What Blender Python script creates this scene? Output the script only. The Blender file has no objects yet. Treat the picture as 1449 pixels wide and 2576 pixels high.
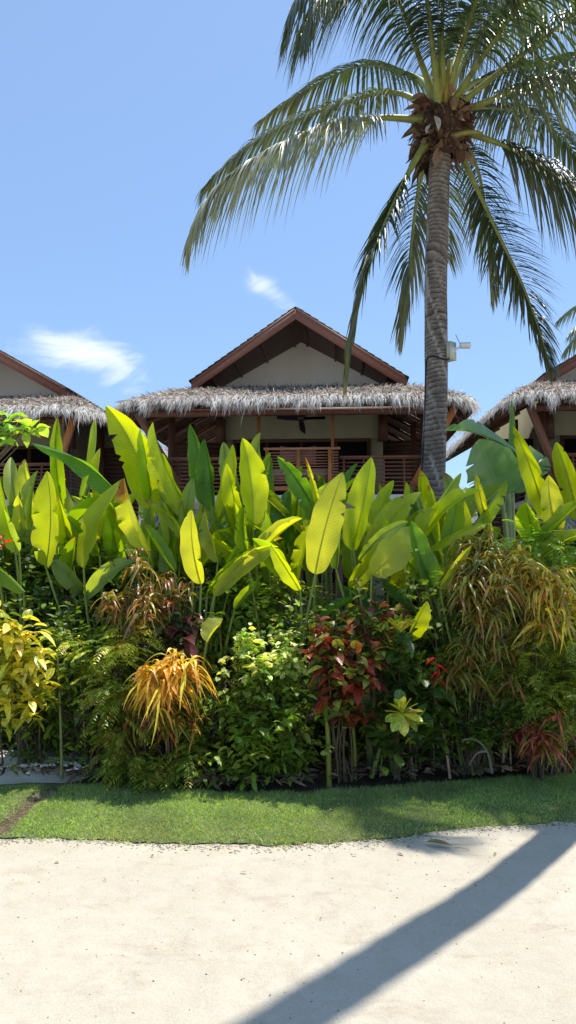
import bpy, math
import numpy as np
from mathutils import Vector, Matrix
R = np.random.default_rng(11)
rad = math.radians
sc = bpy.context.scene
COL = sc.collection

# ------------------------------------------------------------------ camera, sky, sun, exposure
F, CX, CY, PITCH, EYE = 1874.0, 724.5, 1288.0, rad(4.0), 1.6
cam = bpy.data.cameras.new("camera")
cam_o = bpy.data.objects.new("camera", cam)
COL.objects.link(cam_o)
cam_o.location = (0, 0, EYE)
cam_o.rotation_euler = (rad(90) + PITCH, 0, 0)
cam.sensor_fit = 'VERTICAL'
cam.sensor_height = 24.0
cam.lens = 24.0 * F / 2576.0
cam.clip_start = 0.05
cam.clip_end = 2000
sc.camera = cam_o
SUN_EL, SUN_AZ = rad(71), rad(48)          # azimuth from +Y towards +X
SUN = np.array([math.cos(SUN_EL) * math.sin(SUN_AZ), math.cos(SUN_EL) * math.cos(SUN_AZ), math.sin(SUN_EL)])
sl = bpy.data.lights.new("sun", 'SUN')
sl.energy = 3.8
sl.angle = rad(0.6)
sl.color = (1.0, 0.945, 0.85)
so = bpy.data.objects.new("sun", sl)
COL.objects.link(so)
so.rotation_euler = Vector(SUN.tolist()).to_track_quat('Z', 'Y').to_euler()
so.location = (10, 12, 30)
sc.view_settings.view_transform = 'Standard'
sc.view_settings.look = 'None'
sc.view_settings.exposure = 0.68
sc.view_settings.gamma = 1.0
sc.cycles.max_bounces = 8
sc.cycles.diffuse_bounces = 4
sc.cycles.transmission_bounces = 6
sc.cycles.caustics_reflective = False
sc.cycles.caustics_refractive = False
sc.cycles.sample_clamp_indirect = 6.0

def at(px, py, Y):
    """point at depth Y metres in front of the camera for a photo position (1449 wide)"""
    v = -(py - CY) / F
    y = math.cos(PITCH) - math.sin(PITCH) * v
    z = math.sin(PITCH) + math.cos(PITCH) * v
    return np.array([(px - CX) / F * Y / y, Y, EYE + z / y * Y])

def gp(px, py, z=0.0):
    v = -(py - CY) / F
    y = math.cos(PITCH) - math.sin(PITCH) * v
    zz = math.sin(PITCH) + math.cos(PITCH) * v
    t = (EYE - z) / -zz
    return np.array([(px - CX) / F * t, y * t, z])

W = bpy.data.worlds.new("World")
sc.world = W
W.use_nodes = True
nt = W.node_tree
nt.nodes.clear()
N = nt.nodes.new
LK = nt.links.new
def mth(tree, op, a, b=None, c=None, clamp=False):
    n = tree.nodes.new('ShaderNodeMath'); n.operation = op; n.use_clamp = clamp
    for i, x in enumerate((a, b, c)):
        if x is None: continue
        if isinstance(x, (int, float)): n.inputs[i].default_value = x
        else: tree.links.new(x, n.inputs[i])
    return n.outputs[0]
sky = N('ShaderNodeTexSky'); sky.sky_type = 'NISHITA'; sky.sun_disc = False
sky.sun_elevation = SUN_EL; sky.sun_rotation = SUN_AZ
sky.altitude = 0; sky.air_density = 1.0; sky.dust_density = 0.6; sky.ozone_density = 2.4
tc = N('ShaderNodeTexCoord'); sep = N('ShaderNodeSeparateXYZ'); LK(tc.outputs['Generated'], sep.inputs[0])
yy = mth(nt, 'MAXIMUM', sep.outputs[1], 0.05)
gx = mth(nt, 'DIVIDE', sep.outputs[0], yy); gz = mth(nt, 'DIVIDE', sep.outputs[2], yy)
cmb = N('ShaderNodeCombineXYZ'); LK(gx, cmb.inputs[0]); LK(gz, cmb.inputs[1])
def noise(tree, vec, scale, detail=6, rough=0.55, dist=0.0, sx=None):
    if sx:
        mp = tree.nodes.new('ShaderNodeMapping'); mp.inputs['Scale'].default_value = sx
        if vec is not None: tree.links.new(vec, mp.inputs[0])
        vec = mp.outputs[0]
    n = tree.nodes.new('ShaderNodeTexNoise'); n.inputs['Scale'].default_value = scale
    n.inputs['Detail'].default_value = detail; n.inputs['Roughness'].default_value = rough
    n.inputs['Distortion'].default_value = dist
    if vec is not None: tree.links.new(vec, n.inputs['Vector'])
    return n
mpr = N('ShaderNodeMapping'); mpr.inputs['Rotation'].default_value = (0, 0, rad(24)); mpr.inputs['Scale'].default_value = (1, 2.1, 1)
LK(cmb.outputs[0], mpr.inputs[0])
cn = noise(nt, mpr.outputs[0], 8, 10, 0.6, 0.8)
cov = None
for (px, py, rx, rz, rot, amt) in ((245, 905, 185, 78, -16, 0.95), (150, 862, 130, 34, -22, .7), (690, 740, 90, 34, -32, 0.8), (640, 700, 40, 16, -55, .5), (140, 775, 60, 14, -30, .25), (330, 945, 110, 26, 0, .5)):
    p = at(px, py, 1.0); ax, az = p[0], p[2] - EYE
    dx = mth(nt, 'SUBTRACT', gx, float(ax)); dz = mth(nt, 'SUBTRACT', gz, float(az))
    c, s = math.cos(rad(rot)), math.sin(rad(rot))
    u = mth(nt, 'ADD', mth(nt, 'MULTIPLY', dx, c * F / rx), mth(nt, 'MULTIPLY', dz, s * F / rx))
    v = mth(nt, 'ADD', mth(nt, 'MULTIPLY', dx, -s * F / rz), mth(nt, 'MULTIPLY', dz, c * F / rz))
    r2 = mth(nt, 'ADD', mth(nt, 'MULTIPLY', u, u), mth(nt, 'MULTIPLY', v, v))
    m = mth(nt, 'MULTIPLY', mth(nt, 'EXPONENT', mth(nt, 'MULTIPLY', r2, -1.1)), amt)
    cov = m if cov is None else mth(nt, 'MAXIMUM', cov, m)
cl = mth(nt, 'ADD', mth(nt, 'MULTIPLY', mth(nt, 'SUBTRACT', cn.outputs[0], 0.5), 2.3), mth(nt, 'SUBTRACT', cov, 0.12))
mr = N('ShaderNodeMapRange'); mr.interpolation_type = 'SMOOTHSTEP'; LK(cl, mr.inputs[0]); mr.inputs[1].default_value = 0.12; mr.inputs[2].default_value = 1.15
msk = mth(nt, 'MULTIPLY', mr.outputs[0], mth(nt, 'MULTIPLY', cov, 2.2, clamp=True))
msk = mth(nt, 'MULTIPLY', msk, 0.85, clamp=True)
tint = N('ShaderNodeMix'); tint.data_type = 'RGBA'; tint.blend_type = 'MULTIPLY'; tint.inputs[0].default_value = 1
LK(sky.outputs[0], tint.inputs[6]); tint.inputs[7].default_value = (0.77, 0.92, 1.07, 1)
# thin even high haze that lifts the deep blue
hz = N('ShaderNodeMix'); hz.data_type = 'RGBA'; hz.inputs[0].default_value = 0.38
LK(tint.outputs[2], hz.inputs[6]); hz.inputs[7].default_value = (2.8, 4.1, 6.2, 1)
mx = N('ShaderNodeMix'); mx.data_type = 'RGBA'; LK(msk, mx.inputs[0]); LK(hz.outputs[2], mx.inputs[6]); mx.inputs[7].default_value = (6.6, 7.0, 7.6, 1)
bg = N('ShaderNodeBackground'); LK(mx.outputs[2], bg.inputs[0]); bg.inputs[1].default_value = 0.110
wo = N('ShaderNodeOutputWorld'); LK(bg.outputs[0], wo.inputs[0])

# ------------------------------------------------------------------ helpers: objects
def tag(o, label=None, cat=None, group=None, kind=None):
    if label: o['label'] = label
    if cat: o['category'] = cat
    if group: o['group'] = group
    if kind: o['kind'] = kind
    return o
def empty(name, loc, label, cat, group=None, rz=0.0):
    o = bpy.data.objects.new(name, None); COL.objects.link(o)
    o.location = [float(v) for v in loc]; o.rotation_euler = (0, 0, rz); o.empty_display_size = 0.1
    return tag(o, label, cat, group)
def loc_of(o):
    p = Vector((0, 0, 0))
    while o is not None:
        p = p + o.location; o = o.parent
    return np.array(p)
class MB:
    """collects quads with a colour per vertex and a uv per corner"""
    def __init__(s): s.V = []; s.Fq = []; s.C = []; s.U = []; s.n = 0
    def add(s, V, Q, C=(.5, .5, .5), UV=None):
        V = np.asarray(V, float).reshape(-1, 3); Q = np.asarray(Q, int).reshape(-1, 4)
        C = np.asarray(C, float)
        if C.ndim == 1: C = np.tile(C, (len(V), 1))
        if UV is None: UV = np.zeros((len(V), 2))
        s.V.append(V); s.Fq.append(Q + s.n); s.C.append(C); s.U.append(np.asarray(UV, float).reshape(-1, 2)); s.n += len(V)
    def box(s, lo, hi, C=(.5, .5, .5), M=None):
        x0, y0, z0 = lo; x1, y1, z1 = hi
        V = np.array([(x, y, z) for z in (z0, z1) for y in (y0, y1) for x in (x0, x1)], float)
        if M is not None: V = np.array([M @ Vector(v) for v in V])
        s.add(V, [(0, 2, 3, 1), (4, 5, 7, 6), (0, 1, 5, 4), (2, 6, 7, 3), (0, 4, 6, 2), (1, 3, 7, 5)], C)
    def bar(s, a, b, w, h, C=(.5, .5, .5), up=(0, 0, 1)):
        a = np.asarray(a, float); b = np.asarray(b, float); d = b - a; L = np.linalg.norm(d); d = d / L
        x = np.cross(d, up)
        if np.linalg.norm(x) < 1e-4: x = np.array([1., 0, 0])
        x = x / np.linalg.norm(x); z = np.cross(x, d)
        V = [a * (1 - t) + b * t + x * i * w / 2 + z * j * h / 2 for t in (0, 1) for j in (-1, 1) for i in (-1, 1)]
        s.add(V, [(0, 2, 3, 1), (4, 5, 7, 6), (0, 1, 5, 4), (2, 6, 7, 3), (0, 4, 6, 2), (1, 3, 7, 5)], C)
    def tube(s, P, r, C=(.5, .5, .5), n=6):
        P = np.asarray(P, float); k = len(P); r = np.broadcast_to(np.asarray(r, float), (k,))
        T = np.gradient(P, axis=0); T /= np.linalg.norm(T, axis=1)[:, None] + 1e-9
        ref = np.array([0, 0, 1.]) if abs(T[:, 2]).mean() < .8 else np.array([1., 0, 0])
        X = np.cross(T, ref); X /= np.linalg.norm(X, axis=1)[:, None]; Y = np.cross(T, X)
        a = np.arange(n) * 2 * math.pi / n
        V = P[:, None] + r[:, None, None] * (np.cos(a)[None, :, None] * X[:, None] + np.sin(a)[None, :, None] * Y[:, None])
        V = V.reshape(-1, 3); i = np.arange(k - 1)[:, None] * n; j = np.arange(n)[None]
        Q = np.stack([i + j, i + (j + 1) % n, i + n + (j + 1) % n, i + n + j], -1).reshape(-1, 4)
        caps = [P[0], P[-1]]
        uv = np.stack([np.tile(a / 6.283, k), np.repeat(np.linspace(0, 1, k), n)], -1)
        c = np.asarray(C, float)
        if c.ndim == 2: c = np.repeat(c, n, 0)
        s.add(V, Q, c, uv)
        for e, row, fl in ((0, 0, 1), (1, k - 1, 0)):
            ring = V[row * n:(row + 1) * n]; vv = np.concatenate([ring, caps[e][None]])
            q = [(jj, (jj + 1) % n, n, n) for jj in range(n)]
            s.tri_fan(ring, caps[e], c if c.ndim == 1 else c[row * n])
    def tri_fan(s, ring, cpt, C):
        n = len(ring); V = np.concatenate([ring, [cpt]])
        for k in range(0, n - 1, 2): s.add(V[[k, k + 1, (k + 2) % n, n]], [(0, 1, 2, 3)], C)
        if n % 2: s.add(V[[n - 1, 0, n, n - 1]] + np.array([[0, 0, 0], [0, 0, 0], [0, 0, 0], [1e-5, 0, 0]]), [(0, 1, 2, 3)], C)
    def grid(s, G, C=(.5, .5, .5), flip=False):
        a, b, _ = G.shape
        i = np.arange(a - 1)[:, None] * b; j = np.arange(b - 1)[None]
        Q = np.stack([i + j, i + j + 1, i + b + j + 1, i + b + j], -1).reshape(-1, 4)
        if flip: Q = Q[:, ::-1]
        uv = np.stack(np.meshgrid(np.linspace(0, 1, b), np.linspace(0, 1, a)), -1).reshape(-1, 2)
        C = np.asarray(C, float)
        if C.ndim == 3: C = C.reshape(-1, 3)
        s.add(G.reshape(-1, 3), Q, C, uv)
    def build(s, name, mat, parent=None, smooth=False, loc=None):
        V = np.concatenate(s.V); Q = np.concatenate(s.Fq); C = np.concatenate(s.C); U = np.concatenate(s.U)
        if parent is not None and loc is None: V = V - loc_of(parent)
        if loc is not None: V = V - np.asarray(loc, float)
        me = bpy.data.meshes.new(name)
        me.vertices.add(len(V)); me.vertices.foreach_set('co', V.astype(np.float32).ravel())
        me.loops.add(len(Q) * 4); me.loops.foreach_set('vertex_index', Q.astype(np.int32).ravel())
        me.polygons.add(len(Q)); me.polygons.foreach_set('loop_start', np.arange(0, len(Q) * 4, 4, dtype=np.int32))
        me.polygons.foreach_set('loop_total', np.full(len(Q), 4, np.int32))
        if smooth: me.polygons.foreach_set('use_smooth', np.ones(len(Q), bool))
        me.update(calc_edges=True)
        ca = me.color_attributes.new('tint', 'FLOAT_COLOR', 'POINT')
        ca.data.foreach_set('color', np.concatenate([C, np.ones((len(C), 1))], 1).astype(np.float32).ravel())
        ul = me.uv_layers.new(name='UVMap'); ul.data.foreach_set('uv', U[Q.ravel()].astype(np.float32).ravel())
        if mat: me.materials.append(mat)
        o = bpy.data.objects.new(name, me); COL.objects.link(o)
        if parent is not None: o.parent = parent
        if loc is not None: o.location = [float(v) for v in loc]
        return o
def nrm(a): return a / (np.linalg.norm(a, axis=-1, keepdims=True) + 1e-9)
def rnd(n, lo, hi): return R.uniform(lo, hi, n)
BR = 1.0
def pal(n, cols, jit=0.12, w=None):
    c = np.array(cols, float)[R.choice(len(cols), n, p=w)] * BR
    return np.clip(c * (1 + R.normal(0, jit, (n, 1))) * (1 + R.normal(0, jit / 3, (n, 3))), 0.003, 0.95)
STRAP = lambda t: np.clip(np.minimum(t * 8 + .35, 1) * (1 - t ** 4) + .03, 0, 1)
OVATE = lambda t: np.sin(np.pi * np.clip(t, 0, 1) ** .75) ** .8 + .03
SPOON = lambda t: np.sin(np.pi * np.clip(t, 0, 1) ** 1.5) ** .7 + .05
NEEDLE = lambda t: (1 - t) ** .7 + .02
def blades(mb, P, D, L, Wd, G, C, seg=4, prof=STRAP, fold=.25, roll=.4, side=None, C2=None, wob=0):
    """many curved leaf blades at once: root P, direction D, length L, half width Wd, droop G"""
    n = len(P)
    D = nrm(np.asarray(D, float)); L = np.broadcast_to(L, (n,)).astype(float); Wd = np.broadcast_to(Wd, (n,)); G = np.broadcast_to(G, (n,))
    t = np.linspace(0, 1, seg + 1)
    Z = np.array([0, 0, 1.])
    c = P[:, None] + L[:, None, None] * (D[:, None] * t[None, :, None] - Z * (G[:, None] * t[None] ** 2)[..., None])
    if wob:
        ph = rnd(n, 0, 6.28); c = c + nrm(np.cross(D, Z) + .01)[:, None] * (np.sin(ph[:, None] + t[None] * 4) * t[None] * wob * L[:, None])[..., None]
    T = nrm(D[:, None] - Z * (2 * G[:, None] * t[None])[..., None])
    S = np.cross(D, Z) + R.normal(0, .05, (n, 3)) if side is None else side
    S = nrm(S); U = np.cross(S, D); ro = R.normal(0, roll, n)
    S = nrm(S * np.cos(ro)[:, None] + U * np.sin(ro)[:, None])
    S3 = nrm(np.broadcast_to(S[:, None], T.shape) - T * (S[:, None] * T).sum(-1, keepdims=True))
    Nn = np.cross(S3, T)
    w = (Wd[:, None] * prof(t)[None])[..., None]
    cols = [c - S3 * w + Nn * w * fold, c, c + S3 * w + Nn * w * fold] if fold else [c - S3 * w, c + S3 * w]
    k = len(cols)
    V = np.stack(cols, 2)                                # n, seg+1, k, 3
    base = (np.arange(n) * (seg + 1) * k)[:, None, None]
    i = np.arange(seg)[None, :, None] * k; j = np.arange(k - 1)[None, None]
    a = base + i + j
    Q = np.stack([a, a + 1, a + k + 1, a + k], -1).reshape(-1, 4)
    C = np.asarray(C, float)
    if C.ndim == 1: C = np.tile(C, (n, 1))
    CC = np.broadcast_to(C[:, None, None], V.shape)
    if C2 is not None:                                   # tip colour
        m = (t[None, :, None, None]) ** 1.5; CC = CC * (1 - m) + C2[:, None, None] * m
    UV = np.broadcast_to(np.stack(np.meshgrid(np.linspace(0, 1, k), t), -1)[None], (n, seg + 1, k, 2))
    mb.add(V.reshape(-1, 3), Q, CC.reshape(-1, 3), UV.reshape(-1, 2))
def smooth_path(P, n):
    P = np.asarray(P, float); k = len(P); u = np.linspace(0, k - 1, n); out = []
    for x in u:
        i = min(int(x), k - 2); f = x - i
        p0, p1, p2, p3 = P[max(i - 1, 0)], P[i], P[i + 1], P[min(i + 2, k - 1)]
        out.append(.5 * ((2 * p1) + (-p0 + p2) * f + (2 * p0 - 5 * p1 + 4 * p2 - p3) * f * f + (-p0 + 3 * p1 - 3 * p2 + p3) * f ** 3))
    return np.array(out)

# ------------------------------------------------------------------ materials
def newmat(name):
    m = bpy.data.materials.new(name); m.use_nodes = True; t = m.node_tree; t.nodes.clear()
    o = t.nodes.new('ShaderNodeOutputMaterial'); p = t.nodes.new('ShaderNodeBsdfPrincipled'); t.links.new(p.outputs[0], o.inputs[0])
    return m, t, p, o
def ramp(t, fac, stops):
    r = t.nodes.new('ShaderNodeValToRGB'); t.links.new(fac, r.inputs[0])
    el = r.color_ramp.elements
    while len(el) < len(stops): el.new(0.5)
    for e, (p, c) in zip(el, stops): e.position = p; e.color = (*c, 1)
    return r.outputs[0]
def mixc(t, fac, a, b, mode='MIX'):
    n = t.nodes.new('ShaderNodeMix'); n.data_type = 'RGBA'; n.blend_type = mode
    for i, x in ((0, fac), (6, a), (7, b)):
        if isinstance(x, (int, float)): n.inputs[i].default_value = x
        elif isinstance(x, tuple): n.inputs[i].default_value = (*x, 1)
        else: t.links.new(x, n.inputs[i])
    return n.outputs[2]
def bump(t, p, h, st, dist):
    b = t.nodes.new('ShaderNodeBump'); b.inputs['Strength'].default_value = st; b.inputs['Distance'].default_value = dist
    t.links.new(h, b.inputs['Height']); t.links.new(b.outputs[0], p.inputs['Normal']); return b
def objco(t):
    return t.nodes.new('ShaderNodeTexCoord').outputs['Object']
def leafmat(name, trans=.45, rough=.4, tcol=(1.7, 1.9, .35), vein=0.0, spec=.5, ns=18, mott=.25, veincol=(1.5, 1.5, 1.2), blotch=None):
    m, t, p, o = newmat(name)
    a = t.nodes.new('ShaderNodeAttribute'); a.attribute_name = 'tint'
    co = objco(t)
    n = noise(t, co, ns, 4)
    base = mixc(t, 1.0, a.outputs[0], ramp(t, n.outputs[0], [(.25, (1 - mott,) * 3), (.75, (1 + mott, 1 + mott * .8, 1 + mott * .4))]), 'MULTIPLY')
    if vein:
        uvn = t.nodes.new('ShaderNodeTexCoord'); sp = t.nodes.new('ShaderNodeSeparateXYZ'); t.links.new(uvn.outputs['UV'], sp.inputs[0])
        d = mth(t, 'ABSOLUTE', mth(t, 'SUBTRACT', sp.outputs[0], .5))
        mid = mth(t, 'LESS_THAN', d, .022)
        vv = mth(t, 'SINE', mth(t, 'ADD', mth(t, 'MULTIPLY', sp.outputs[1], vein), mth(t, 'MULTIPLY', d, -vein * .22)))
        vf = mth(t, 'MULTIPLY', mth(t, 'ADD', vv, 1), .5)
        base = mixc(t, mth(t, 'MULTIPLY', vf, .24), base, mixc(t, 1.0, base, (1.5, 1.4, 1.2), 'MULTIPLY'))
        base = mixc(t, mth(t, 'MULTIPLY', mid, .7), base, mixc(t, 1.0, base, veincol, 'MULTIPLY'))
        bump(t, p, vf, .25, .003)
    if blotch:
        bn = noise(t, co, blotch[0], 3, .5); f = t.nodes.new('ShaderNodeMapRange'); t.links.new(bn.outputs[0], f.inputs[0]); f.inputs[1].default_value = blotch[2]; f.inputs[2].default_value = blotch[2] + .06
        base = mixc(t, f.outputs[0], base, blotch[1])
    t.links.new(base, p.inputs['Base Color']); p.inputs['Roughness'].default_value = rough
    p.inputs['Specular IOR Level'].default_value = spec
    tr = t.nodes.new('ShaderNodeBsdfTranslucent'); t.links.new(mixc(t, 1.0, base, tcol, 'MULTIPLY'), tr.inputs[0])
    ms = t.nodes.new('ShaderNodeMixShader'); ms.inputs[0].default_value = trans
    t.links.new(p.outputs[0], ms.inputs[1]); t.links.new(tr.outputs[0], ms.inputs[2]); t.links.new(ms.outputs[0], o.inputs[0])
    return m
M_HEL = leafmat('heliconia_leaf', .58, .42, (2.3, 2.0, .28), vein=185, spec=.6, ns=6, mott=.16, veincol=(.7, .72, .7), blotch=(9, (.26, .15, .04), .74))
M_BAN = leafmat('banana_leaf', .35, .3, (1.5, 1.9, .5), vein=150, spec=.7, ns=5, mott=.2)
M_PALM = leafmat('palm_leaflet', .16, .40, (1.6, 1.9, .6), spec=1.0, ns=3, mott=.3)
M_SMALL = leafmat('shrub_leaf', .38, .42, (2.0, 1.85, .3), spec=.38, ns=14, mott=.3)
M_STRAP = leafmat('narrow_croton_leaf', .3, .35, (1.7, 1.5, .5), spec=.5, ns=25, mott=.4)
M_BROAD = leafmat('broad_croton_leaf', .28, .3, (1.6, 1.5, .5), spec=.6, ns=45, mott=.55, vein=60, veincol=(1.9, 1.6, .9))
M_STEM = leafmat('green_stem', .05, .5, (1, 1, 1), ns=8, mott=.3)
M_GRASS = leafmat('grass_blade', .4, .5, (1.6, 1.7, .5), spec=.3, ns=2.5, mott=.3)

def barkmat(name, c1, c2, sc_=(1, 1, 1), s=20, rough=.9, bs=.5, bd=.01):
    m, t, p, o = newmat(name)
    co = objco(t); n = noise(t, co, s, 8, .65, 0, sc_)
    n2 = noise(t, co, s * .25, 4)
    c = ramp(t, n.outputs[0], [(.3, c1), (.7, c2)])
    c = mixc(t, 1.0, c, ramp(t, n2.outputs[0], [(.3, (.7, .7, .7)), (.7, (1.25, 1.22, 1.2))]), 'MULTIPLY')
    t.links.new(c, p.inputs['Base Color']); p.inputs['Roughness'].default_value = rough; p.inputs['Specular IOR Level'].default_value = .25
    bump(t, p, n.outputs[0], bs, bd); return m
def tintmat(name, rough=.8, ns=10, mott=.3, bs=.3, bd=.01, sx=None, spec=.3, trans=0):
    m, t, p, o = newmat(name)
    a = t.nodes.new('ShaderNodeAttribute'); a.attribute_name = 'tint'
    n = noise(t, objco(t), ns, 7, .6, 0, sx)
    c = mixc(t, 1.0, a.outputs[0], ramp(t, n.outputs[0], [(.25, (1 - mott,) * 3), (.75, (1 + mott,) * 3)]), 'MULTIPLY')
    t.links.new(c, p.inputs['Base Color']); p.inputs['Roughness'].default_value = rough; p.inputs['Specular IOR Level'].default_value = spec
    bump(t, p, n.outputs[0], bs, bd)
    if trans:
        tr = t.nodes.new('ShaderNodeBsdfTranslucent'); t.links.new(c, tr.inputs[0])
        ms = t.nodes.new('ShaderNodeMixShader'); ms.inputs[0].default_value = trans
        t.links.new(p.outputs[0], ms.inputs[1]); t.links.new(tr.outputs[0], ms.inputs[2]); t.links.new(ms.outputs[0], o.inputs[0])
    return m
M_TRUNK = tintmat('palm_bark', .9, 26, .6, .9, .012, (1, 1, 5))
M_FIBRE = tintmat('palm_fibre', .95, 25, .5, .8, .01, (1, 1, .25))
M_THATCH = tintmat('thatch', .85, 9, .25, .4, .01, None, .2, .3)
M_CORE = tintmat('thatch_core', .95, 9, .3, .5, .02, (1, 1, 6), .1)
M_FRINGE = tintmat('thatch_fringe', .8, 9, .2, .4, .01, None, .2, .5)
M_WOOD = tintmat('stained_timber', .55, 14, .35, .25, .004, (4, 4, .6), .4)
M_BRANCH = tintmat('woody_stem', .85, 20, .35, .5, .005)
M_PLAIN = tintmat('painted', .6, 6, .08, .1, .002)
M_PLAST = tintmat('plastic', .4, 8, .05, .02, .001, None, .5)
# plaster wall, darkened by colour for the balcony's shade; the gable stays white
M_WALL_SHADED, t, p, o = newmat('shaded_plaster')
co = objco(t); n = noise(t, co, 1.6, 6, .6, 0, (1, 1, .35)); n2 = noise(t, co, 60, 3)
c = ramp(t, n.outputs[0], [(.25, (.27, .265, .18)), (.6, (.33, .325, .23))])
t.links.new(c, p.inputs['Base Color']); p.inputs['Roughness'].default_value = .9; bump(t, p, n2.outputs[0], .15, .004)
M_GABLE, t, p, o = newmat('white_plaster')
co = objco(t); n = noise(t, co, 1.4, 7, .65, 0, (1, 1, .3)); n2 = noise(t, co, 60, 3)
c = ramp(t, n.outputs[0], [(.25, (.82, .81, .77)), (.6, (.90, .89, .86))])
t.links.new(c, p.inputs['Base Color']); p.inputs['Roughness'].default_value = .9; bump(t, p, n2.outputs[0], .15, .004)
M_GLASS, t, p, o = newmat('dark_window_glass')
p.inputs['Base Color'].default_value = (.012, .013, .015, 1); p.inputs['Roughness'].default_value = .06; p.inputs['Specular IOR Level'].default_value = .5
# shingles
M_SHING, t, p, o = newmat('asphalt_shingle')
br = t.nodes.new('ShaderNodeTexBrick'); t.links.new(objco(t), br.inputs[0]); br.inputs['Scale'].default_value = 4
br.inputs['Color1'].default_value = (.05, .05, .055, 1); br.inputs['Color2'].default_value = (.09, .09, .1, 1); br.inputs['Mortar'].default_value = (.02, .02, .02, 1)
t.links.new(br.outputs[0], p.inputs['Base Color']); p.inputs['Roughness'].default_value = .9; bump(t, p, br.outputs['Fac'], .5, .01)
# sand
M_SAND, t, p, o = newmat('sand')
co = objco(t)
n1 = noise(t, co, .9, 6, .6, .4); n2 = noise(t, co, 8, 6, .7, .3); n3 = noise(t, co, 160, 3, .7); n4 = noise(t, co, 2.2, 7, .75, .6, (1, 1.9, 1)); n5 = noise(t, co, 38, 4, .8)
c = ramp(t, n1.outputs[0], [(.3, (.47, .425, .335)), (.7, (.54, .495, .405))])
c = mixc(t, ramp(t, n2.outputs[0], [(.45, (0, 0, 0)), (.70, (.6, .6, .6))]), c, (.44, .38, .29))
c = mixc(t, ramp(t, n4.outputs[0], [(.55, (0, 0, 0)), (.72, (.8, .8, .8))]), c, (.39, .31, .235))
c = mixc(t, ramp(t, n5.outputs[0], [(.62, (0, 0, 0)), (.80, (.6, .6, .6))]), c, (.30, .25, .20))
c = mixc(t, 1.0, c, ramp(t, n3.outputs[0], [(.3, (.85, .85, .85)), (.7, (1.12, 1.12, 1.12))]), 'MULTIPLY')
t.links.new(c, p.inputs['Base Color']); p.inputs['Roughness'].default_value = .95; p.inputs['Specular IOR Level'].default_value = .15
h = mth(t, 'ADD', mth(t, 'MULTIPLY', n5.outputs[0], .5), mth(t, 'ADD', mth(t, 'MULTIPLY', n3.outputs[0], .18), n2.outputs[0]))
bump(t, p, h, .5, .025)
# soil, turf base
M_SOIL, t, p, o = newmat('soil')
co = objco(t); n = noise(t, co, 12, 8, .7); n2 = noise(t, co, 90, 4)
c = ramp(t, n.outputs[0], [(.3, (.045, .034, .024)), (.7, (.13, .10, .075))])
t.links.new(c, p.inputs['Base Color']); p.inputs['Roughness'].default_value = 1; p.inputs['Specular IOR Level'].default_value = .1
bump(t, p, mth(t, 'ADD', n.outputs[0], mth(t, 'MULTIPLY', n2.outputs[0], .3)), .8, .04)
M_TURF, t, p, o = newmat('turf')
co = objco(t); n = noise(t, co, 40, 6, .7); n2 = noise(t, co, 3, 4)
c = ramp(t, n.outputs[0], [(.3, (.07, .11, .03)), (.7, (.17, .20, .08))])
c = mixc(t, ramp(t, n2.outputs[0], [(.5, (0, 0, 0)), (.75, (.6, .6, .6))]), c, (.22, .19, .10))
t.links.new(c, p.inputs['Base Color']); p.inputs['Roughness'].default_value = 1; bump(t, p, n.outputs[0], .8, .02)
M_LITTER = tintmat('dry_litter', .9, 40, .4, .4, .004)

# ------------------------------------------------------------------ ground, lawn, bed
def vnoise(x, y, s, seed=0):
    """cheap smooth value noise, vectorised"""
    x = np.asarray(x) * s + seed * 17.3; y = np.asarray(y) * s + seed * 9.1
    xi = np.floor(x); yi = np.floor(y); fx = x - xi; fy = y - yi
    fx = fx * fx * (3 - 2 * fx); fy = fy * fy * (3 - 2 * fy)
    h = lambda a, b: np.modf(np.abs(np.sin(a * 127.1 + b * 311.7) * 43758.5453))[0]
    return (h(xi, yi) * (1 - fx) + h(xi + 1, yi) * fx) * (1 - fy) + (h(xi, yi + 1) * (1 - fx) + h(xi + 1, yi + 1) * fx) * fy
LOW_PX = [(-900, 2150), (-300, 2118), (10, 2111), (120, 2109), (350, 2118), (480, 2123), (700, 2127), (850, 2121), (1000, 2106), (1130, 2089), (1260, 2081), (1360, 2073), (1449, 2066), (1900, 2030), (2600, 1985)]
UP_PX = [(-900, 1985), (-300, 1975), (0, 1975), (130, 1985), (240, 1992), (400, 1998), (550, 2016), (700, 2014), (850, 2004), (1000, 1994), (1200, 1980), (1449, 1962), (1900, 1935), (2600, 1900)]
low = np.array([gp(*q)[:2] for q in LOW_PX]); upp = np.array([gp(*q)[:2] for q in UP_PX])
def lowy(x): return np.interp(x, low[:, 0], low[:, 1])
def uppy(x): return np.interp(x, upp[:, 0], upp[:, 1])
def sand_h(x, y):
    h = .012 * (vnoise(x, y, 1.7, 1) - .5) + .010 * (vnoise(x, y, 6, 2) - .5) + .006 * (vnoise(x, y, 17, 3) - .5)
    # sandal prints: short runs of ridges
    for (px, py, ang, L, Wd) in ((680, 2590 - 130, 20, .24, .09), (330, 2440, 65, .26, .10), (440, 2365, 80, .24, .09), (300, 2250, 100, .2, .08), (560, 2230, 85, .22, .09), (820, 2290, 60, .2, .08), (1250, 2420, 40, .22, .09), (560, 2140 + 60, 95, .2, .08), (100, 2330, 30, .22, .09)):
        c = gp(px, py); a = rad(ang); u = (x - c[0]) * math.cos(a) + (y - c[1]) * math.sin(a); v = -(x - c[0]) * math.sin(a) + (y - c[1]) * math.cos(a)
        m = np.clip(1.3 - (u / (L / 2)) ** 4 - (v / (Wd / 2)) ** 4, 0, 1)
        h = h + m * (-.006 + .008 * np.sin(u * 2 * math.pi / .026 + 2.2 * np.abs(v) / .05))
    return h
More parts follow.
